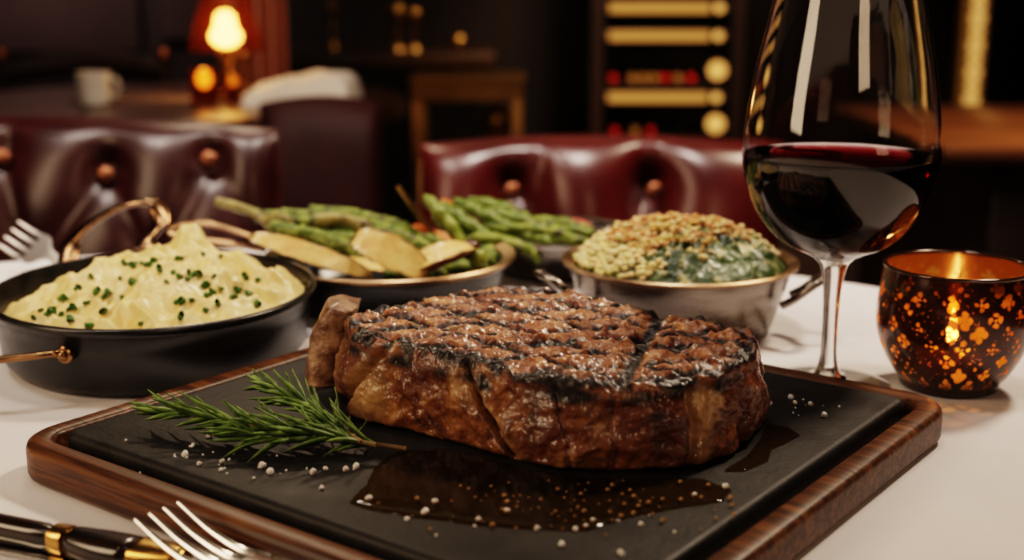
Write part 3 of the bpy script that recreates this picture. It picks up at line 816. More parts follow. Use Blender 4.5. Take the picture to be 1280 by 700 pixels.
def wedge(Lx, W, Hh, reds):
    """quarter-moon wedge: two cut faces meeting on a ridge, rounded skin behind"""
    V = []; A_ = []; F = []; n = 28; m = 20
    for i in range(n+1):
        u = -1+2*i/n; s_ = math.sqrt(max(0.0, 1-u*u))**.85+.02
        for k in range(m):
            q = k/m
            if q < .3: a = q/.3; y, z, sk = -W*(1-a)*.9, Hh*a, 0        # cut face rising to the ridge
            elif q < .55: a = (q-.3)/.25; y, z, sk = W*.75*a, Hh*(1-.30*a), .25 if a > .6 else 0
            else: a = (q-.55)/.45; ph = a*math.pi; y, z, sk = W*(.75-1.65*a), Hh*.70*(1-a)-Hh*.35*math.sin(ph), 1
            V.append((u*Lx, y*s_, (z-.1*Hh)*s_)); edge = max(0, 1-abs(q-.3)/.07, 1-abs(q-.0)/.06, 1-abs(q-1)/.06, 1-abs(q-.55)/.06, (abs(u)-.80)/.16)
            A_.append((sk*reds, min(1, edge)*.62, 0, 1))
    for i in range(n):
        for k in range(m): l = (k+1) % m; F.append((i*m+k, i*m+l, (i+1)*m+l, (i+1)*m+k))
    F.append(tuple(range(m-1, -1, -1))); F.append(tuple(n*m+k for k in range(m)))
    V = [(x+.0008*N((x, y, z), 120, 1), y+.0008*N((x, y, z), 120, 5), z+.0008*N((x, y, z), 120, 8)) for x, y, z in V]
    return V, F, A_
def potato(px, py, Y, dims, rot, label, reds=1):
    v, f, a = wedge(*dims, reds); p = at_y(px, py, Y+.05); dims = tuple(q*1.06 for q in dims)
    v = [(x*1.06, y*1.06, z*1.06) for x, y, z in v]
    o = mesh('potato_wedge', v, f, M['potato'], loc=p, sharp=45, attr=a); o.rotation_euler = tuple(math.radians(q) for q in rot)
    tag(o, label, 'potato', 'potato wedges in the round pan')
potato(487, 322, .778, (.0275, .0165, .0170), (2, 24, -14), 'pale golden potato wedge with dark skin edge at the front of the round pan')
potato(553, 331, .782, (.0235, .0160, .0165), (-34, -18, 16), 'reddish skinned roast potato wedge beside the green olive', 1)
potato(388, 322, .787, (.042, .0105, .0105), (0, 17, -8), 'long browned potato slice charred along its edges beside the pan rim', .7)
potato(440, 338, .80, (.022, .012, .010), (-20, 5, 10), 'potato wedge half hidden under the spears behind the pan rim', .8)
p = at_y(598, 324, .838); o = mesh('green_olive', *sphere((0, 0, 0), .0066, 24, 16, (1.0, 1, 1.1)), leaf_mat('olive_green', (.16, .19, .02), (.30, .32, .06), rough=.2), loc=p, sharp=0)
tag(o, 'shiny green olive beside the reddish potato wedge in the round pan', 'olive')
p = at_y(588, 312, .852); o = mesh('red_grape', *sphere((0, 0, 0), .0072, 24, 16), simple('dark_red_skin', (.05, .010, .010), (.10, .02, .016), 60, .25, 0), loc=p, sharp=0)
tag(o, 'small dark red roasted grape behind the green olive', 'grape')

# --- steel bowl behind with beans
bc = Vector((.036, .985, 0)); br = .066
bowl = thing('steel_bowl', 'plain steel bowl of green beans between the two pans', 'bowl', bc)
mesh('bowl_body', *lathe([(0, 0), (br*.62, 0), (br*.70, .003), (br*.95, .027), (br*.965, .0295), (br*.93, .029), (br*.68, .006), (0, .004)], 80), M['steel'], bowl, sharp=55)
mesh('rim', *lathe([(br*.95, .028), (br*1.02, .0295), (br*1.025, .031), (br*1.0, .032), (br*.93, .0305), (br*.93, .0285)], 80, closed=True), M['steel'], bowl)
beans = [
    ((530, 244), (583, 312), .925, .905, .0050, 'asp3', 'thick bright green bean leaning steeply at the edge of the steel bowl'),
    ((548, 254), (622, 306), .935, .915, .0056, 'asp2', 'fat green bean lying beside the steep bright one'),
    ((566, 250), (650, 292), .950, .930, .0052, 'asp2', 'long green bean at the top of the steel bowl heap'),
    ((585, 249), (672, 280), .970, .950, .0050, 'asp2', 'rear green bean highest on the heap in the steel bowl'),
    ((600, 262), (700, 296), .955, .930, .0050, 'asp2', 'green bean across the middle of the steel bowl heap'),
    ((618, 285), (726, 300), .925, .935, .0048, 'asp', 'dark green bean pointing towards the creamed spinach pan'),
    ((588, 296), (668, 316), .905, .900, .0050, 'asp3', 'yellow green bean lying lowest at the front rim of the steel bowl'),
    ((655, 306), (673, 330), .897, .892, .0034, 'asp3', 'short bean tip hooking down over the front of the steel bowl'),
    ((650, 276), (745, 290), .965, .955, .0050, 'asp', 'green bean whose tip lies nearest the creamed spinach topping'),
    ((690, 288), (748, 296), .94, .945, .0040, 'asp2', 'short green bean at the far end of the heap beside the radish'),
    ((575, 300), (640, 300), .93, .94, .0050, 'asp2', 'green bean mostly buried under the heap in the steel bowl'),
]
for i, (a, b_, y0, y1, r, mt, lab) in enumerate(beans):
    spear(at_y(*a, y0+.03), at_y(*b_, y1+.03), r*1.22, .003, 'bean', i+30, 'green_bean', lab, 'green bean', M[mt], 'green beans in the steel bowl')
under = [((540, 270), (610, 316), .955, .945), ((560, 275), (640, 308), .965, .95), ((600, 280), (690, 304), .965, .955), ((620, 270), (710, 290), .985, .975), ((640, 290), (730, 304), .965, .975),
         ((590, 300), (660, 310), .945, .945), ((660, 300), (738, 302), .955, .965), ((560, 295), (620, 312), .95, .94), ((680, 284), (745, 300), .985, .985)]
for i, (a, b_, y0, y1) in enumerate(under):
    spear(at_y(*a, y0), at_y(*b_, y1), .0056, .001, 'bean', i+90, 'green_bean', 'green bean packed under the heap in the steel bowl', 'green bean', M['asp' if i % 2 else 'asp2'], 'green beans under the heap in the steel bowl')
M['carrot'] = simple('carrot_orange', (.55, .12, .012), (.62, .19, .03), 60, .4)
for (a, b_, y0, y1, lab) in (((552, 252), (600, 290), .955, .94, 'orange carrot stick showing between the two thick green beans'), ((515, 285), (565, 305), .90, .895, 'browned carrot baton lying low beside the brass handle'),
                             ((640, 312), (690, 317), .925, .935, 'orange carrot baton under the beans at the steel bowl rim')):
    p0, p1 = at_y(*a, y0+.03), at_y(*b_, y1+.03); c = p0.lerp(p1, .5)
    v, f = tube(smooth_path([p0-c, p1-c], 8), [.003, .0048, .005, .005, .0048, .0045, .004, .0025], 10)
    tag(mesh('carrot_baton', v, f, M['carrot'], loc=c), lab, 'carrot', 'carrots in the steel bowl')
p = at_y(716, 285, .995); tag(mesh('radish', *sphere((0, 0, 0), .012, 24, 16, (1.3, 1, .6)), simple('radish_pink', (.45, .05, .05), (.55, .10, .09), 60, .4), loc=p, sharp=0),
    'pinkish red radish half at the back of the steel bowl', 'radish')
# brass serving fork standing in the bowl
p0, p1 = at_y(497, 232, .925), at_y(556, 308, .925); q = p0.lerp(p1, .5)
t = thing('serving_spoon', 'brass handled serving spoon leaning out of the vegetables behind the potato wedges', 'spoon', q)
mesh('handle', *tube(smooth_path([p0-q, (p0.lerp(p1, .5)-q)+Vector((0, 0, -.002)), p1-q], 24), [.0022+.0012*math.sin(min(1, i/7)*math.pi/2) - .0010*i/23 for i in range(24)], 12, flat=.7), M['brass'], t)
e = p1-q; mesh('spoon_bowl', *sphere((e.x+.006, e.y, e.z-.006), .012, 20, 12, (1, .7, .45)), M['brass'], t)

# --- spinach pan
sp_c = Vector((.1095, .8185, 0)); sr = .0765
span = thing('steel_pan', 'round steel pan with two loop handles holding creamed spinach', 'pan', sp_c)
mesh('pan_body', *lathe([(0, 0), (sr*.74, 0), (sr*.79, .003), (sr*.945, .040), (sr*.955, .043), (sr*.915, .043), (sr*.77, .006), (0, .004)], 96), M['steel'], span, sharp=55)
mesh('rim', *lathe([(sr*.945, .0415), (sr*1.0, .0435), (sr*1.008, .045), (sr*.99, .046), (sr*.91, .0435), (sr*.91, .042)], 96, closed=True), M['bronze_rim'], span)['label'] = 'warm bronze toned rim'
for sgn, an in ((1, -22), (-1, 198)):
    a = math.radians(an); rd = Vector((math.cos(a), math.sin(a), 0)); tn = Vector((-rd.y, rd.x, 0))
    b0 = rd*sr*.92-tn*.016; b1 = rd*sr*.92+tn*.016
    pts = [b0+Vector((0, 0, .024)), b0+rd*.008+Vector((0, 0, .029)), b0+rd*.020+tn*.003+Vector((0, 0, .039)), rd*(sr*.92+.026)+Vector((0, 0, .042)), b1+rd*.020-tn*.003+Vector((0, 0, .039)), b1+rd*.008+Vector((0, 0, .029)), b1+Vector((0, 0, .024))]
    mesh('handle', *tube(smooth_path(pts, 44), .0034, 12, flat=.75), M['steel'], span)
def spin_mat():
    m, nt, b = new_mat('creamed_spinach')
    co = objco(nt); n = ntex(nt, co, 95, 5, .6, .9); n2 = ntex(nt, co, 45, 2, .5)
    g = ramp(nt, n2, [(.3, (.014, .036, .006)), (.7, (.065, .12, .022))])
    f_ = ramp(nt, n, [(.53, (0, 0, 0)), (.64, (1, 1, 1))])
    nt.links.new(mixc(nt, f_, g, (.50, .43, .19)), b.inputs['Base Color']); setp(b, rough=.35, coat=.15, coatr=.15, sss=.05, ssss=.002)
    bump(nt, b, n, .6, .004); return m
M['spinach'] = spin_mat()
def mound(R, z0, hh, seed, nr=70, na=220, lump=.004):
    V = []; F = []
    for i in range(nr+1):
        for k in range(na):
            a = 2*math.pi*k/na; rr = 1-i/nr; x, y = R*rr*math.cos(a), R*rr*math.sin(a); fall = min(1, (1-rr)*6)
            z = z0+hh*max(0, 1-rr**2)**.75+fall*((ridge((x, y, seed), 75, seed)-.5)*lump+N((x, y, 0), 150, seed)*lump*.6+N((x, y, 0), 320, seed)*.001)
            V.append((x, y, z))
            if i == nr: break
    for i in range(nr-1):
        for k in range(na): l = (k+1) % na; F.append((i*na+k, i*na+l, (i+1)*na+l, (i+1)*na+k))
    for k in range(na): F.append(((nr-1)*na+k, (nr-1)*na+(k+1) % na, nr*na))
    n0 = len(V)
    for k in range(na): V.append((V[k][0]*.85, V[k][1]*.85, .009))
    for k in range(na): l = (k+1) % na; F.append((n0+k, n0+l, l, k))
    F.append(tuple(n0+k for k in range(na-1, -1, -1)))
    return V, F
sv, sf = mound(sr*.90, .0405, .027, 5.0)
o = mesh('creamed_spinach', sv, sf, M['spinach'], loc=sp_c, sharp=0); tag(o, 'mound of dark green creamed spinach heaped in the steel pan', 'creamed spinach')
sb = BVHTree.FromPolygons([Vector(p) for p in sv], sf)
def crumb_mat():
    m, nt, b = new_mat('breadcrumbs')
    at = nd(nt, 'ShaderNodeAttribute', attribute_name='data')
    nt.links.new(at.outputs['Color'], b.inputs['Base Color']); setp(b, rough=.5, sss=.2, ssss=.002); return m
M['crumb'] = crumb_mat()
V = []; F = []; A = []
rs = random.Random(3)
for i in range(2400):
    a = rs.uniform(0, 2*math.pi); rr = sr*.88*math.sqrt(rs.random()); x, y = rr*math.cos(a), rr*math.sin(a)
    # the topping covers the top and the left; the front right shows green
    cov = (y*.8-x*.62)/sr+.50+.22*N((x, y, 0), 60, 2)
    if cov < 0 or (cov < .25 and rs.random() > cov*3): continue
    h = sb.ray_cast(Vector((x, y, .2)), Vector((0, 0, -1)))
    if h[0] is None: continue
    hi = h[0].z > .0575
    r = rs.uniform(.0010, .0024) if hi else rs.uniform(.0016, .0027)
    zl = h[0].z+r*.35+(rs.uniform(0, .004) if hi else rs.uniform(0, .0015))
    v, f = sphere((x, y, zl), r, 8, 6, (1, rs.uniform(.7, 1.2), rs.uniform(.6, 1)))
    v = [(p[0]+.0006*N(p, 500, i), p[1]+.0006*N(p, 500, i+3), p[2]) for p in v]
    n0 = len(V); V += v; F += [tuple(k_+n0 for k_ in q) for q in f]
    if hi and rs.random() < .75: c = (rs.uniform(.52, .72), rs.uniform(.29, .44), rs.uniform(.10, .18), 1)
    else: c = (rs.uniform(.70, .82), rs.uniform(.58, .68), rs.uniform(.26, .36), 1)
    A += [c]*len(v)
o = mesh('breadcrumb_topping', V, F, M['crumb'], loc=sp_c, sharp=0, attr=A)
tag(o, 'golden toasted breadcrumb and cheese topping over the creamed spinach', 'breadcrumbs', kind='stuff')

# ------------------------------------------------------------------ wine glass
gx, gy = .1775, .690
wg = thing('wine_glass', 'tall clear stemmed glass half full of red wine behind the stone slab', 'wine glass', (gx, gy, 0))
def interp(pr, n):
    P_ = smooth_path([(r, 0, z) for r, z in pr], n); return [(p.x, p.z) for p in P_]
outer = interp([(.0112, .0735), (.017, .0765), (.030, .083), (.0425, .097), (.0500, .115), (.0522, .132), (.0508, .150), (.0470, .175), (.0405, .205), (.0345, .235)], 60)
TH = .0011
inner = [(max(r-TH, 0), z+TH*.35) for r, z in outer if z > .0775]
bowl_prof = outer+[(outer[-1][0]-TH*.5, outer[-1][1]+.0006)]+list(reversed(inner))+[(.012, .0768), (.006, .0755), (0, .0752)]
mesh('bowl', *lathe(bowl_prof, 128), M['glass'], wg, sharp=0)
stem = interp([(.0112, .0735), (.0075, .0690), (.0052, .058), (.0044, .044), (.0042, .030), (.0048, .016), (.0072, .0075), (.0105, .0050)], 40)
mesh('stem', *lathe(stem, 64), M['glass'], wg, sharp=0)
mesh('foot', *lathe([(.0105, .0050), (.018, .0032), (.028, .0020), (.0345, .0014), (.0350, .0009), (.0345, .0004), (0, .0004)], 96), M['thin_glass'], wg, sharp=0)
wl = .1305
wi = [(r+.00035, z-.0002) for r, z in inner if z < wl]
wpf = [(0, .0750), (.006, .0753), (.012, .0766)]+wi+[(wi[-1][0]+.0001, wl), (wi[-1][0]-.0025, wl-.0006), (0, wl-.0006)]
o = mesh('red_wine', *lathe(wpf, 128), M['wine'], loc=(gx, gy, 0), sharp=50)
tag(o, 'dark red wine filling the lower half of the tall glass', 'wine')

# ------------------------------------------------------------------ votive candle
def votive_mat():
    m = bpy.data.materials.new('mottled_bronze_glass'); m.use_nodes = True; nt = m.node_tree
    b = nt.nodes['Principled BSDF']
    tc = nt.nodes.new('ShaderNodeTexCoord'); sx = nd(nt, 'ShaderNodeSeparateXYZ'); nt.links.new(tc.outputs['Object'], sx.inputs[0])
    u = math_(nt, 'MULTIPLY', math_(nt, 'ARCTAN2', sx.outputs[1], sx.outputs[0]), 32/(2*math.pi))
    v = math_(nt, 'MULTIPLY', sx.outputs[2], 124)
    a_ = math_(nt, 'ADD', u, v); b_ = math_(nt, 'SUBTRACT', u, v)
    fa = math_(nt, 'SUBTRACT', math_(nt, 'FRACT', math_(nt, 'MULTIPLY', math_(nt, 'ADD', a_, 40), .5)), .5)
    fb = math_(nt, 'SUBTRACT', math_(nt, 'FRACT', math_(nt, 'MULTIPLY', math_(nt, 'ADD', b_, 40), .5)), .5)
    aa, ab = math_(nt, 'ABSOLUTE', fa), math_(nt, 'ABSOLUTE', fb)
    def ln(x, y): return math_(nt, 'SQRT', math_(nt, 'ADD', math_(nt, 'MULTIPLY', x, x), math_(nt, 'MULTIPLY', y, y)))
    d = math_(nt, 'MINIMUM', ln(math_(nt, 'SUBTRACT', aa, .17), math_(nt, 'SUBTRACT', ab, .17)), math_(nt, 'ADD', math_(nt, 'MAXIMUM', aa, ab), .04))
    n = ntex(nt, tc.outputs['Object'], 170, 4, .6); n2 = ntex(nt, tc.outputs['Object'], 55, 3, .6)
    dd = math_(nt, 'ADD', d, math_(nt, 'ADD', math_(nt, 'MULTIPLY', math_(nt, 'SUBTRACT', n, .5), .40), math_(nt, 'MULTIPLY', math_(nt, 'SUBTRACT', n2, .5), .75)))
    hole = ramp(nt, dd, [(.05, (1, 1, 1)), (.14, (0, 0, 0))])
    spk = ramp(nt, ntex(nt, tc.outputs['Object'], 380, 3, .6), [(.60, (0, 0, 0)), (.70, (.5, .5, .5))])
    hole = math_(nt, 'MAXIMUM', hole, spk)
    # bare band near the base and just below the rim
    zb = ramp(nt, math_(nt, 'MULTIPLY', sx.outputs[2], 14), [(.10, (.25, .25, .25)), (.2, (1, 1, 1)), (.80, (1, 1, 1)), (.88, (.15, .15, .15))])
    hole = math_(nt, 'MULTIPLY', hole, zb)
    geo = nd(nt, 'ShaderNodeNewGeometry')
    bc_ = mixc(nt, geo.outputs['Backfacing'], ramp(nt, n2, [(.3, (.010, .005, .004)), (.7, (.045, .020, .012))]), (.30, .115, .03))
    nt.links.new(bc_, b.inputs['Base Color']); setp(b, rough=.16, metal=.25, coat=.4, coatr=.05)
    tr = nd(nt, 'ShaderNodeBsdfTransparent', Color=col((1, .42, .10))); tl = nd(nt, 'ShaderNodeBsdfTranslucent', Color=col((.95, .40, .08)))
    mx = nd(nt, 'ShaderNodeMixShader', Fac=.34); nt.links.new(tr.outputs[0], mx.inputs[1]); nt.links.new(tl.outputs[0], mx.inputs[2])
    # the dark coat still lets a little amber through
    t2 = nd(nt, 'ShaderNodeBsdfTransparent', Color=col((.35, .10, .03)))
    m1 = nd(nt, 'ShaderNodeMixShader', Fac=.06); nt.links.new(b.outputs[0], m1.inputs[1]); nt.links.new(t2.outputs[0], m1.inputs[2])
    m2 = nd(nt, 'ShaderNodeMixShader'); nt.links.new(hole, m2.inputs[0]); nt.links.new(m1.outputs[0], m2.inputs[1]); nt.links.new(mx.outputs[0], m2.inputs[2])
    nt.links.new(m2.outputs[0], nt.nodes['Material Output'].inputs[0]); return m
M['votive'] = votive_mat()
vx, vy = .2455, .689
vo = thing('votive_holder', 'rounded bronze glass candle holder with amber quatrefoil cutouts beside the wine glass', 'candle holder', (vx, vy, 0))
vpf = interp([(.0270, .0045), (.0325, .012), (.0385, .024), (.0413, .036), (.0412, .048), (.0400, .060), (.0385, .0690)], 50)
mesh('glass_wall', *lathe(vpf, 128), M['votive'], vo, sharp=0)
mesh('rim', *lathe([(.0385+.0011*math.cos(a), .0690+.0011*math.sin(a)) for a in [2*math.pi*i/12 for i in range(12)]], 128, closed=True), simple('smoked_rim', (.06, .03, .018), (.09, .045, .025), 40, .1, 0, metal=.4, coat=.5), vo, sharp=0)
mesh('base', *lathe([(0, .0005), (.0245, .0005), (.0268, .0015), (.0272, .0045), (.025, .0062), (0, .0062)], 96), simple('smoked_base', (.02, .010, .007), (.04, .018, .01), 40, .15, 0, coat=.5), vo)
ca = thing('candle', 'short lit tealight candle burning inside the bronze glass holder', 'candle', (vx, vy, .0065))
mesh('wax', *lathe([(0, 0), (.019, 0), (.0195, .001), (.0195, .012), (.0185, .013), (.006, .0122), (0, .0122)], 48), M['wax'], ca)
mesh('wick', *tube(smooth_path([(0, 0, .012), (.0003, 0, .016), (.001, 0, .019)], 8), .0006, 8), M['black'], ca)
mesh('flame', *lathe([(0, .0165), (.0018, .0185), (.0030, .0225), (.0030, .026), (.0020, .031), (.0009, .0355), (0, .039)], 24), M['flame'], ca, sharp=0)

# ------------------------------------------------------------------ cutlery
def fork_parts(name, label, loc, M4, mat):
    t = thing(name, label, 'fork', loc); Lw = .0125
    tines = []
    for k in range(4):
        y = (-1.5+k)*.0066
        pth = smooth_path([(0.052, y*.98, .0015), (.036, y, -.0008), (.018, y*1.02, .0010), (0, y*1.03, .0062)], 24)
        v, f = tube(pth, [0.0021-.00135*max(0, (i-4)/19) for i in range(24)], 8, flat=.75); tines.append((v, f))
    for v, f in tines: mesh('tine', *xf((v, f), M4), mat, t)
    st = [(.046, .0118, .0012), (.054, .0122, .0022), (.066, .0110, .0040), (.078, .0070, .0058), (.088, .0042, .0068), (.105, .0034, .0064), (.140, .0040, .0040), (.175, .0058, .0022), (.190, .0052, .0020), (.196, .002, .002)]
    rings = []
    for x, w, z in smooth_list(st, 40):
        rings.append([(x, w*math.cos(a)*1.0, z+.0012*math.sin(a)) for a in [2*math.pi*i/14 for i in range(14)]])
    mesh('handle', *xf(loft(rings), M4), mat, t)
    return t
def smooth_list(st, n):
    return [tuple(p) for p in smooth_path(st, n)]
# near fork, tines towards upper left
tip = at_z(212, 641, .021); rootp = at_z(300, 718, .006)
dv_ = Vector((rootp.x-tip.x, rootp.y-tip.y, 0)).normalized()
az = math.atan2(dv_.y, dv_.x)
fl_ = Vector((tip.x, tip.y, 0))-bv*.006
Mf = Matrix.Rotation(az, 4, 'Z') @ Matrix.Translation((0, 0, .0180)) @ Matrix.Rotation(math.radians(5.3), 4, 'Y')
fork_parts('dinner_fork', 'silver dinner fork lying in front of the walnut tray', (fl_.x, fl_.y, 0), Mf, M['bright_steel'])
# far fork behind the mash pan
tip = at_y(16, 296, .995); hnd = at_y(92, 338, .945)
d_ = (hnd-tip).normalized()
xa = d_; za = Vector((.25, -1, .5)); za = (za-xa*za.dot(xa)).normalized(); ya = za.cross(xa)
M4 = Matrix(((xa.x, ya.x, za.x, 0), (xa.y, ya.y, za.y, 0), (xa.z, ya.z, za.z, 0), (0, 0, 0, 1))) @ Matrix.Diagonal((.64, 1.15, .9, 1))
fork_parts('side_fork', 'blurred silver fork propped up behind the mashed potato pan', tip, M4, simple('satin_silver', (.62, .58, .55), (.72, .68, .65), 40, .45, 0, metal=.9))
# steak knife
k0 = at_z(-40, 652, .007); k1 = at_z(214, 704, .007)
kd = Vector((k1.x-k0.x, k1.y-k0.y, 0)); kl = kd.length; ka = math.atan2(kd.y, kd.x)
kn = thing('steak_knife', 'steak knife with black horn handle and brass bands beside the fork', 'knife', (k0.x, k0.y, 0), ka)
def slab_handle(x0, x1, w0, w1, h, z0, bulge=.0012):
    rings = []
    for i in range(16):
        u = i/15; w = w0+(w1-w0)*u+bulge*math.sin(u*math.pi)
        e = .82 if i in (0, 15) else 1
        rings.append([(x0+(x1-x0)*u, w*e*math.copysign(abs(math.cos(a))**.7, math.cos(a)), z0+h*e*math.copysign(abs(math.sin(a))**.7, math.sin(a))) for a in [2*math.pi*q/20 for q in range(20)]])
    return loft(rings)
def fx(px):                      # along the knife
    p = at_z(px, 680, .009); return (p.x-k0.x)/math.cos(ka)*.98
mesh('handle', *slab_handle(fx(84), kl-.016, .0056, .0088, .0056, .0076), M['ebony'], kn)
mesh('pommel', *slab_handle(-.03, fx(60), .0044, .0050, .0048, .0076, .0003), M['ebony'], kn)
mesh('brass_band', *slab_handle(fx(60), fx(84), .0054, .0060, .0056, .0076, .0003), M['brass'], kn)['label'] = 'brass band near the butt'
mesh('bolster', *slab_handle(kl-.016, kl+.006, .0088, .0066, .0062, .0076, .0006), M['brass'], kn)['label'] = 'brass bolster at the blade end'
mesh('tang', *box(-.03, kl-.016, -.0085, .0040, .0004, .0020, .0006), M['bright_steel'], kn)['label'] = 'thin steel plate under the handle'
bl = [[(kl+.004+x, y*w-.002, .0042+s_*.0011) for y, s_ in ((-1, 0), (0, 1), (1, .6), (1, -.6), (0, -1))] for x, w in ((0, .0065), (.03, .0072), (.055, .0065), (.072, .004), (.082, .0006))]
mesh('blade', *loft(bl), M['bright_steel'], kn, sharp=30)

# ------------------------------------------------------------------ chairs across the table
def tufted_back(w, h, th_, buttons, lobes, amp=.016, top_round=.03, seed=0):
    nu, nv = 120, 70; V = []; F = []
    for side in (0, 1):
        for j in range(nv+1):
            for i in range(nu+1):
                u = -1+2*i/nu; q = j/nv
                x = u*w/2*(1-.06*q); z = q*h
                ed = max(0, 1-abs(u)**8)**.5; tp = max(0, 1-q**10)**.5
                tt = th_*.5*ed*tp
                z2 = z + .012*(1-u*u)*q
                d = 0
                if side == 0:
                    for bx, bz in buttons:
                        r = math.hypot(x-bx, z-bz); d -= amp*1.3*math.exp(-(r/.020)**2)+amp*.9*math.exp(-(r/.055)**2)
                    for a, b_ in lobes:
                        (ax, az_), (bx, bz) = a, b_; L2 = (bx-ax)**2+(bz-az_)**2
                        s_ = max(0, min(1, ((x-ax)*(bx-ax)+(z-az_)*(bz-az_))/L2)); r = math.hypot(x-ax-s_*(bx-ax), z-az_-s_*(bz-az_))
                        d -= amp*.6*math.exp(-(r/.012)**2)+amp*.6*math.exp(-(r/.035)**2)
                    d += .030+.003*N((x, z, seed), 9)
                    y = -tt-d*ed*tp
                else: y = tt
                V.append((x, y, z2))
    n1 = (nu+1)*(nv+1)
    for j in range(nv):
        for i in range(nu):
            a = j*(nu+1)+i; F.append((a, a+1, a+nu+2, a+nu+1)); F.append((n1+a+1, n1+a, n1+a+nu+1, n1+a+nu+2))
    for i in range(nu): F.append((i+1, i, n1+i, n1+i+1)); a = nv*(nu+1)+i; F.append((a, a+1, n1+a+1, n1+a))
    for j in range(nv):
        a = j*(nu+1); F.append((a, a+nu+1, n1+a+nu+1, n1+a)); a += nu; F.append((a+nu+1, a, n1+a, n1+a+nu+1))
    return V, F
def chair(name, label, x, y, top, w, buttons, lobes, rz, mat, back_h=.50, group=None, btn=True, amp=.016, tilt=.10):
    t = thing(name, label, 'chair', (x, y, -T), rz, group)
    zb = top+T-back_h
    v, f = tufted_back(w, back_h, .07, [(bx, bz) for bx, bz in buttons], lobes, amp)
    v = [(a, b_+(c)*tilt, c+zb) for a, b_, c in v]
    mesh('backrest', v, f, mat, t, sharp=0)
    for bx, bz in buttons:
        if btn: mesh('button', *sphere((bx, -.035-.012+bz*tilt+.010, bz+zb), .0115, 18, 10, (1, .55, 1)), M['copper'], t)
    vs, fs = rr_loft(w/2-.01, .22, .05, [(.02, .36), (.004, .37), (0, .40), (.0, .43), (.01, .455), (.04, .465)], 8)
    mesh('seat', [(a, b_-.20, c) for a, b_, c in vs], fs, mat, t)
    for sx_ in (-1, 1):
        for yy in (-.38, 0.0): 
            mesh('leg', *tube([(sx_*(w/2-.05), yy, 0), (sx_*(w/2-.045), yy, .37)], [.014, .022], 12), M['dark_wood'], t)
    for sx_ in (-1, 1):
        mesh('back_post', *tube([(sx_*(w/2-.06), .01, .36), (sx_*(w/2-.06), .02+.02, zb+.08)], .018, 10), M['dark_wood'], t)
    return t
# left chair: diamond tufting with two copper buttons in view
cx, cy = -.505, 1.36
def loc2(px, py, cx_, cy_, back_top, back_h):     # pixel -> (x, height on the backrest)
    p = at_y(px, py, cy_-.03); return (p.x-cx_, p.z-(back_top-back_h))
ctop = at_y(200, 166, cy).z
b1 = loc2(118, 226, cx, cy, ctop, .5); b2 = loc2(252, 206, cx, cy, ctop, .5)
b3 = (b1[0]-(b2[0]-b1[0]), b2[1])
lob = [(b1, (b2[0]*.5+b1[0]*.5, b1[1]-.11)), (b2, (b2[0]*.5+b1[0]*.5, b1[1]-.11)), (b2, (b2[0]+.10, b2[1]-.14)), (b1, (b1[0]-.08, b1[1]-.12)), (b3, (b1[0]-.08, b1[1]-.12))]
chair('dining_chair', 'burgundy leather dining chair with copper buttoned diamond tufting behind the black oval pan', cx, cy, ctop, .53, [b1, b2, b3], lob, math.radians(-4), M['leather'], amp=.010)
# middle chair: three padded channels
cx, cy = .105, 1.50
ctop = at_y(700, 187, cy).z
bb = [loc2(q, 246, cx, cy, ctop, .5) for q in (640, 822)]
ch = [loc2(q, 246, cx, cy, ctop, .5)[0] for q in (676, 806)]
lob = [((ch[0], .55), (ch[0], .40)), ((ch[0], .40), bb[0]), ((ch[1], .55), (ch[1], .42)), ((ch[1], .42), bb[1]), (bb[0], (bb[0][0]-.06, .2)), (bb[0], (.0, .2)), (bb[1], (bb[1][0]-.05, .2)), (bb[1], (bb[1][0]+.06, .2)), (bb[1], (bb[1][0]+.02, .55))]
chair('dining_chair', 'burgundy leather dining chair with padded channels behind the creamed spinach', cx, cy, ctop, .46, bb, lob, 0, M['red_leather'], amp=.011)
# far chair back, plain and dark
cy = 2.05; ctop = at_y(400, 133, cy).z
chair('dining_chair', 'plain dark burgundy leather armchair back standing beside the far table', at_y(398, 120, cy).x, cy, ctop, .21, [], [], math.radians(6), M['dark_leather'], back_h=.6, btn=False)

# ------------------------------------------------------------------ far table and what stands on it
ft = (-.66, 2.55)
t = thing('far_table', 'dark polished far table carrying the glowing lamp', 'table', (ft[0], ft[1], -T))
mesh('tabletop', *lathe([(0, T-.035), (.44, T-.035), (.45, T-.03), (.45, T-.004), (.446, T), (0, T)], 80), M['mid_wood'], t)
mesh('pedestal', *lathe([(0, 0), (.22, 0), (.22, .02), (.06, .05), (.045, .4), (.06, .68), (.16, .715), (0, .715)], 40), M['dark_wood'], t)
# folded white cloth
def folded(w, d, h, seed):
    V = []; F = []; nx, ny = 40, 24
    for i in range(nx+1):
        for j in range(ny+1):
            u, v_ = -1+2*i/nx, -1+2*j/ny
            e = (max(0, 1-abs(u)**6)*max(0, 1-abs(v_)**6))**.4
            V.append((u*w, v_*d, e*(h*(.8+.25*u)+.012*N((u, v_*2, 0), 2.2, seed))))
    for i in range(nx):
        for j in range(ny): a = i*(ny+1)+j; F.append((a, a+ny+1, a+ny+2, a+1))
    return V, F
p = at_z(372, 128, .0)
o = mesh('napkin', *folded(.100, .12, .058, 3), M['napkin'], loc=(p.x+.01, p.y+.02, .0005), sharp=0); tag(o, 'crumpled white napkin on the far table beside the lamp', 'napkin')
p = at_z(185, 125, .0)
o = mesh('place_mat', *rr_loft(.13, .10, .01, [(0, 0), (0, .003), (.002, .004)]), simple('brown_mat', (.10, .06, .045), (.13, .08, .06), 20, .6), loc=(p.x, p.y+.02, .0)); tag(o, 'flat brownish place mat on the far table beside the cup', 'place mat')
p = at_y(119, 128, 2.40)
c = thing('cup', 'small white china cup at the edge of the far table', 'cup', (p.x, 2.40, 0))
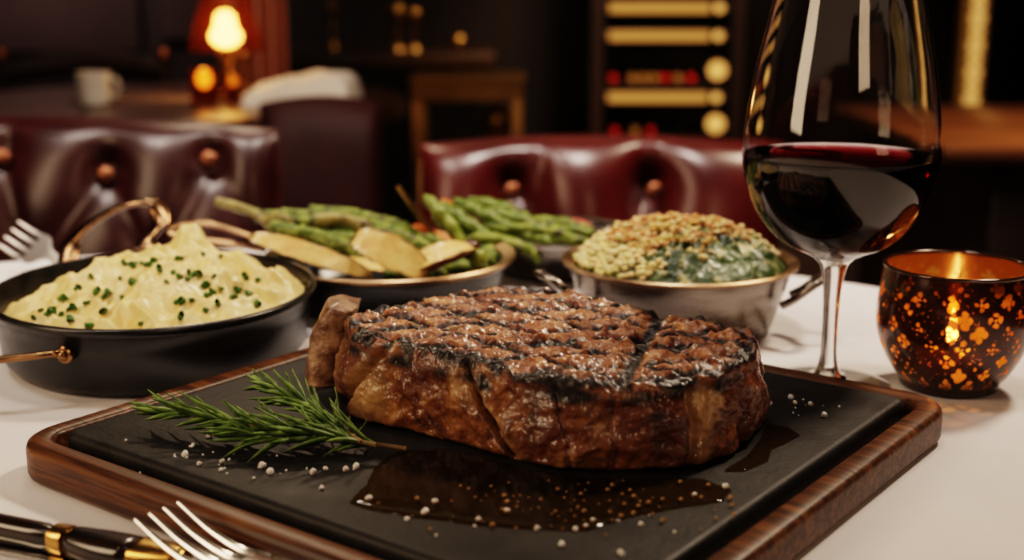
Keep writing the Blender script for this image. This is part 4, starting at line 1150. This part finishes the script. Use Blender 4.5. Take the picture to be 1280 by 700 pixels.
mesh('cup_body', *lathe([(0, 0), (.020, 0), (.026, .004), (.029, .03), (.031, .062), (.0285, .062), (.026, .01), (0, .006)], 40), M['cup'], c)
mesh('handle', *tube(smooth_path([(.029, 0, .05), (.042, 0, .05), (.046, 0, .035), (.04, 0, .018), (.028, 0, .015)], 20), .003, 8), M['cup'], c)
# lamp
lx = at_y(282, 40, 2.60).x; zb0 = at_y(282, 57, 2.60).z
lp = thing('table_lamp', 'glowing table lamp under an amber shade on the far table', 'lamp', (lx, 2.60, 0))
mesh('base', *lathe([(0, 0), (.05, 0), (.05, .008), (.02, .018), (.010, .03), (.012, zb0*.6), (.022, zb0*.8), (.028, zb0-.006), (0, zb0-.006)], 32), M['brass'], lp)
mesh('bulb', *lathe([(0, zb0-.004), (.018, zb0), (.030, zb0+.012), (.031, zb0+.022), (.022, zb0+.036), (.020, zb0+.047), (.019, zb0+.057), (.010, zb0+.067), (0, zb0+.069)], 28), M['lamp_bulb'], lp, sharp=0)
mesh('lamp_shade', *lathe([(.076, zb0-.012), (.030, zb0+.15)], 48), M['shade'], lp, sharp=0)
mesh('shade_ring', *lathe([(.030, zb0+.148), (.032, zb0+.150), (.030, zb0+.154), (.028, zb0+.150)], 40, closed=True), M['brass'], lp)
for (px, py, Y, r, g, lab) in ((255, 98, 2.43, .026, 1, 'bright amber glass votive glowing in front of the lamp'), (291, 101, 2.45, .015, .45, 'small amber glass votive just beside the brighter one')):
    p = at_y(px, py, Y)
    v_ = thing('amber_votive', lab, 'candle holder', (p.x, Y, 0), group='votives on the far table')
    mesh('holder', *lathe([(0, 0), (r*.9, 0), (r, .004), (r*1.05, p.z+r*.7), (r*.98, p.z+r*.7), (r*.9, .008), (0, .008)], 28), M['shade'], v_)
    mesh('flame', *sphere((0, 0, p.z), r*.55, 16, 10, (1, 1, 1.25)), emitter('votive_flame_%s' % ('a' if g == 1 else 'b'), (1, .42, .08), 9*g), v_, sharp=0)
for (px, py, Y, r, lab) in ((304, 69, 2.80, .016, 'small brass finial ball glinting on the stand beside the lamp'), (462, 106, 2.2, 0, '')):
    if r:
        p = at_y(px, py, Y); f_ = thing('brass_stand', 'slim brass bud stand on the far table behind the lamp', 'stand', (p.x, Y, 0))
        mesh('ball', *sphere((0, 0, p.z), r, 16, 10), M['brass'], f_); mesh('post', *lathe([(0, 0), (.03, 0), (.03, .004), (.004, .01), (.004, p.z), (0, p.z)], 16), M['brass'], f_)
# another chair rail glinting behind the far table
t = thing('side_chair', 'dark wooden chair with a polished top rail behind the far table', 'chair', (-1.05, 3.15, -T))
zz = at_y(180, 75, 3.15).z+T
for sx_ in (-.2, .2):
    mesh('post', *tube([(sx_, 0, 0), (sx_, .02, zz)], .018, 10), M['dark_wood'], t)
    mesh('leg', *tube([(sx_, -.36, 0), (sx_, -.36, .44)], .018, 10), M['dark_wood'], t)
    mesh('finial', *sphere((sx_, .02, zz+.01), .022, 16, 10), M['copper'], t)
mesh('top_rail', *tube(smooth_path([(-.2, .02, zz-.03), (0, .045, zz-.01), (.2, .02, zz-.03)], 16), .026, 10, flat=1.3), M['dark_wood'], t)
mesh('seat', *box(-.22, .22, -.4, .03, .42, .46, .015), M['dark_leather'], t)

# ------------------------------------------------------------------ back of the room
def part(name, vf, mat, t, **kw): return mesh(name, vf[0], vf[1], mat, t, **kw)
# mantelpiece / dark cabinet with gilt ornaments
t = thing('mantelpiece', 'dark wooden mantelpiece with a dim brown shelf on the back wall', 'mantelpiece', (-.42, 4.9, -T))
zs = at_y(480, 68, 4.75).z+T
part('shelf', box(-.50, .36, -.26, .38, zs-.045, zs+.01, .01), simple('dim_wood_edge', (.05, .022, .008), (.08, .035, .013), 6, .4), t)
part('surround', box(-.44, .30, -.16, .38, 0, zs-.045), M['black'], t)
def ornament(px, py, Y, r, label, zbase):
    p = at_y(px, py, Y); t = thing('gilt_ornament', label, 'ornament', (p.x, Y, zbase), group='gilt ornaments')
    h = p.z-zbase
    part('ball', sphere((0, 0, h), r, 20, 12), M['gold'], t, sharp=0)
    if h > r: part('pedestal', lathe([(0, 0), (r*.9, 0), (r*.8, .01), (r*.3, .03), (r*.3, max(.035, h-r*.8)), (0, max(.036, h-r*.7))], 20), M['gold'], t)
zsh = zs-T+.011
ornament(497, 15, 4.8, .040, 'gilt ball ornament high on the mantel shelf, first of the touching pair', zsh)
ornament(518, 18, 4.78, .034, 'gilt ball ornament on the mantel shelf touching its twin', zsh)
ornament(574, 52, 4.8, .036, 'low gilt ball ornament near the end of the mantel shelf', zsh)
ornament(416, 10, 4.85, .03, 'dim gilt ball ornament standing alone on the mantel shelf nearest the curtain', zsh)
# gilt console table
t = thing('console_table', 'gilt framed console table glinting behind the middle chair', 'table', (0, 4.0, -T))
xl, xr = at_y(514, 120, 4.0).x, at_y(654, 120, 4.0).x; zt = at_y(580, 97, 4.0).z+T; zlow = at_y(580, 127, 4.0).z+T
dimgold = simple('dim_gilt', (.34, .19, .07), (.46, .27, .10), 8, .38, 0, metal=1)
part('tabletop', box(xl-.01, xr+.01, 0, .3, zt-.012, zt, .004), dimgold, t)
part('apron', box(xl, xr, .01, .29, zlow, zt-.012), dimgold, t)
for xx in (xl, xr-.035):
    for yy in (.005, .26): part('leg', box(xx, xx+.035, yy, yy+.035, 0, zlow, .004), dimgold, t)
for (px, py, r, lab) in ((618, 125, .03, 'dim gilt vase standing under the console table top'), (620, 154, .038, 'bright gilt vase on the low shelf of the console table')):
    pass
part('shelf', box(xl, xr, .01, .29, .30, .32), dimgold, t)
p = at_y(621, 154, 4.12); v_ = thing('gilt_vase', 'bright round gilt vase standing on the low shelf of the console table', 'vase', (p.x, 4.14, -T+.3205))
hh = p.z+T-.3205
part('vase_body', lathe([(0, 0), (.03, 0), (.03, .01), (.012, .04), (.016, hh-.06), (.046, hh-.02), (.052, hh+.01), (.040, hh+.04), (.020, hh+.055), (.0, hh+.055)], 28), M['gold'], v_, sharp=0)
part('neck', lathe([(.020, hh+.052), (.018, hh+.056), (.024, hh+.063), (.021, hh+.063), (.014, hh+.056), (.014, hh+.05)], 24, closed=True), M['gold'], v_, sharp=0)
# wine rack with lit shelves
Yr = 4.55; xl, xr = at_y(757, 50, Yr).x, at_y(912, 50, Yr).x
t = thing('wine_cabinet', 'dark wine cabinet with glowing golden shelves on the back wall', 'cabinet', (0, Yr, -T))
part('side_panel', box(xl-.05, xl-.008, -.02, .4, 0, 2.1), M['dark_wood'], t); part('side_panel', box(xr+.008, xr+.05, -.02, .4, 0, 2.1), M['dark_wood'], t)
part('back_panel', box(xl-.05, xr+.05, .38, .40, 0, 2.1), M['black'], t); part('top_panel', box(xl-.05, xr+.05, -.02, .4, 2.1, 2.14), M['dark_wood'], t)
part('plinth', box(xl-.05, xr+.05, -.02, .4, 0, .12), M['dark_wood'], t)
rows = [10, 45, 122, 155]
for py, hpx in ((10, 13), (45, 13), (122, 13), (-25, 13), (-62, 13)):
    z = at_y(830, py, Yr).z+T; hw = hpx/FPX*Yr*.5*1.0
    sh_ = part('shelf', box(xl, xr, .012, .38, z-hw, z+hw, .004), M['dark_wood'], t)
    part('light_bar', box(xl+.012, xr-.07, 0, .011, z-hw*.9, z+hw*.9, .003), M['led'], sh_)
    part('end_lamp', xf(lathe([(0, 0), (hw*.9, 0), (hw*.9, .012), (0, .014)], 20), Matrix.Translation((xr-.038, .012, z)) @ Matrix.Rotation(math.radians(90), 4, 'X')), M['led_dot'], sh_)
for py in (88, 155):
    z = at_y(830, py, Yr).z+T
    sh_ = part('shelf', box(xl, xr, .02, .38, z-.062, z-.050), M['dark_wood'], t)
    part('end_lamp', xf(lathe([(0, 0), (.032, 0), (.032, .012), (0, .014)], 20), Matrix.Translation((xr-.038, .012, z)) @ Matrix.Rotation(math.radians(90), 4, 'X')), M['led_dot'], sh_)
bot = [(88, 768, 'r'), (88, 792, 'g'), (88, 806, 'g'), (86, 820, 'g'), (88, 834, 'r'), (88, 850, 'g'), (88, 866, 'r'), (157, 770, 'r'), (157, 795, 'g'), (157, 815, 'r'), (157, 835, 'd'), (157, 852, 'd')]
nm = {('r', 88): 'bottle with red foil cap lying on the upper bottle shelf of the wine cabinet', ('g', 88): 'bottle with gold foil cap lying on the upper bottle shelf of the wine cabinet',
      ('r', 157): 'bottle with red foil cap lying on the lower bottle shelf of the wine cabinet', ('g', 157): 'bottle with gold foil cap lying on the lower bottle shelf of the wine cabinet',
      ('d', 157): 'dark bottle without foil lying on the lower bottle shelf of the wine cabinet'}
for py, px, kd_ in bot:
    z = at_y(px, 88 if py < 100 else 155, Yr).z; p = at_y(px, py, Yr)
    b_ = thing('wine_bottle', nm[(kd_, 88 if py < 100 else 157)], 'bottle', (p.x, Yr+.03, z-.049), group='bottles in the wine cabinet, %s %s' % (kd_, 'upper' if py < 100 else 'lower'))
    R90 = Matrix.Translation((0, 0, .019)) @ Matrix.Rotation(math.radians(-90), 4, 'X')
    part('bottle_body', xf(lathe([(.010, .05), (.010, .08), (.018, .11), (.0185, .28), (0, .285)], 20), R90), M['bottle'], b_)
    part('foil_cap', xf(lathe([(0, 0), (.0135, 0), (.0145, .003), (.0135, .05), (.010, .055)], 20), R90), {'r': M['red_foil'], 'g': M['gold_foil'], 'd': M['bottle']}[kd_], b_)
# rope-light column on the right
Yc = 4.3; p = at_y(1219, 70, Yc)
t = thing('light_column', 'tall wall lamp column of stacked round golden bulbs at the right', 'lamp', (p.x, Yc, -T))
part('back_plate', box(-.055, .055, .03, .06, .55, 2.2), dimgold, t)
part('glow_strip', box(-.040, .040, .020, .029, .56, 2.19), M['led_strip'], t)
part('foot', box(-.09, .09, -.05, .12, 0, .55, .01), M['dark_wood'], t)
py = 142
while py > -70:
    z = at_y(1219, py, Yc).z+T
    part('bulb', sphere((0, .002, z), .026 if py % 2 else .022, 16, 10), M['bead'], t, sharp=0); py -= 17
# side bar counter on the right
t = thing('bar_counter', 'dark wooden bar counter with a gleaming polished top behind the wine glass', 'counter', (1.02, 2.3, -T))
zt = at_y(1200, 160, 2.2).z+T
part('counter_top', box(-.36, .9, -.35, .35, zt-.03, zt, .008), M['mid_wood'], t)
part('counter_body', box(-.30, .9, -.28, .3, .06, zt-.03), M['dark_wood'], t)
for i in range(3): part('door', box(-.26+.38*i, .08+.38*i, -.298, -.281, .12, zt-.08, .006), M['dark_wood'], t)
part('plinth', box(-.27, .9, -.25, .28, 0, .06), M['black'], t)

# ------------------------------------------------------------------ lights
def area(name, loc, target, sx_, sy_, power, c, spread=None):
    l = bpy.data.lights.new(name, 'AREA'); l.shape = 'RECTANGLE'; l.size = sx_; l.size_y = sy_; l.energy = power; l.color = c
    if spread: l.spread = math.radians(spread)
    o = bpy.data.objects.new(name, l); link(o); o.location = (loc[0], loc[1], loc[2]+T)
    d = Vector(target)-Vector(loc); o.rotation_euler = d.to_track_quat('-Z', 'Y').to_euler(); return o
def point(name, loc, power, c, r):
    l = bpy.data.lights.new(name, 'POINT'); l.energy = power; l.color = c; l.shadow_soft_size = r
    o = bpy.data.objects.new(name, l); link(o); o.location = (loc[0], loc[1], loc[2]+T); return o
area('key_light', (.80, 1.35, 1.25), (.05, .62, 0), .20, .20, 20, (1, .78, .58))
area('back_light', (-.50, 2.1, 1.05), (-.02, .60, .02), .12, .12, 4, (1, .76, .54))
area('left_softbox', (-1.15, .15, .70), (0, .60, .03), .42, .9, 10.5, (1, .72, .48))  # added soft panel, no window there; streaks the glass, fills the steak's side
area('fill_light', (.40, -.65, .75), (0, .55, 0), .35, .5, 3.2, (1, .68, .44))
area('unseen_spot', (-.75, .75, 1.5), (-.45, 1.35, .0), .25, .25, 2.6, (1, .86, .76), 70)  # unseen spot for the highlights on the left chair
area('unseen_spot', (.02, .85, 1.6), (.05, 1.48, -.05), .22, .22, 4, (1, .86, .76), 70)  # unseen spot for the middle chair's highlights
area('unseen_spot', (-.75, 2.45, 1.6), (-.62, 3.15, .2), .2, .2, 1.8, (1, .7, .45), 60)  # added without a fitting, only to brighten the dark curtain
area('unseen_spot', (.55, 3.4, 1.6), (.55, 4.55, -.05), .3, .3, 10, (1, .75, .5), 60)  # added in front of the wine cabinet to light up the foil caps
area('unseen_spot', (-1.9, 4.2, 1.7), (-1.9, 5.3, .7), .3, .3, 11, (1, .85, .8), 80)  # added to lift the pale panels on the back wall
area('added_counter_spot', (1.05, 1.75, 1.3), (1.05, 2.05, 0), .25, .15, 16, (1, .66, .38), 60)  # no bar lamp; added over the counter so its top gleams
area('room_light', (0, 3.2, 1.85), (0, 3.2, 0), 1.6, 1.6, 3.5, (1, .72, .45))
point('votive_flame_light', (vx, vy, .034), .12, (1, .50, .15), .003)
point('lamp_light', (lx, 2.50, zb0+.05), 1.1, (1, .55, .2), .03)

w = bpy.data.worlds.new('World'); bpy.context.scene.world = w; w.use_nodes = True
w.node_tree.nodes['Background'].inputs[0].default_value = (.02, .012, .008, 1); w.node_tree.nodes['Background'].inputs[1].default_value = .5

# ------------------------------------------------------------------ camera
cam = bpy.data.cameras.new('camera'); co = bpy.data.objects.new('camera', cam); link(co)
co.location = (0, 0, H+T); co.rotation_euler = (math.radians(90)-PITCH, 0, 0)
cam.sensor_width = 36; cam.lens = 36*FPX/1280; cam.clip_start = .01
cam.dof.use_dof = True; cam.dof.focus_distance = .598; cam.dof.aperture_fstop = 5.8; cam.dof.aperture_blades = 0
sc_ = bpy.context.scene; sc_.camera = co
sc_.view_settings.view_transform = 'Filmic'; sc_.view_settings.look = 'High Contrast'; sc_.view_settings.exposure = -0.15
sc_.cycles.max_bounces = 14; sc_.cycles.transmission_bounces = 12; sc_.cycles.transparent_max_bounces = 16; sc_.cycles.glossy_bounces = 6
sc_.cycles.use_denoising = True
sc_.cycles.sample_clamp_indirect = 6
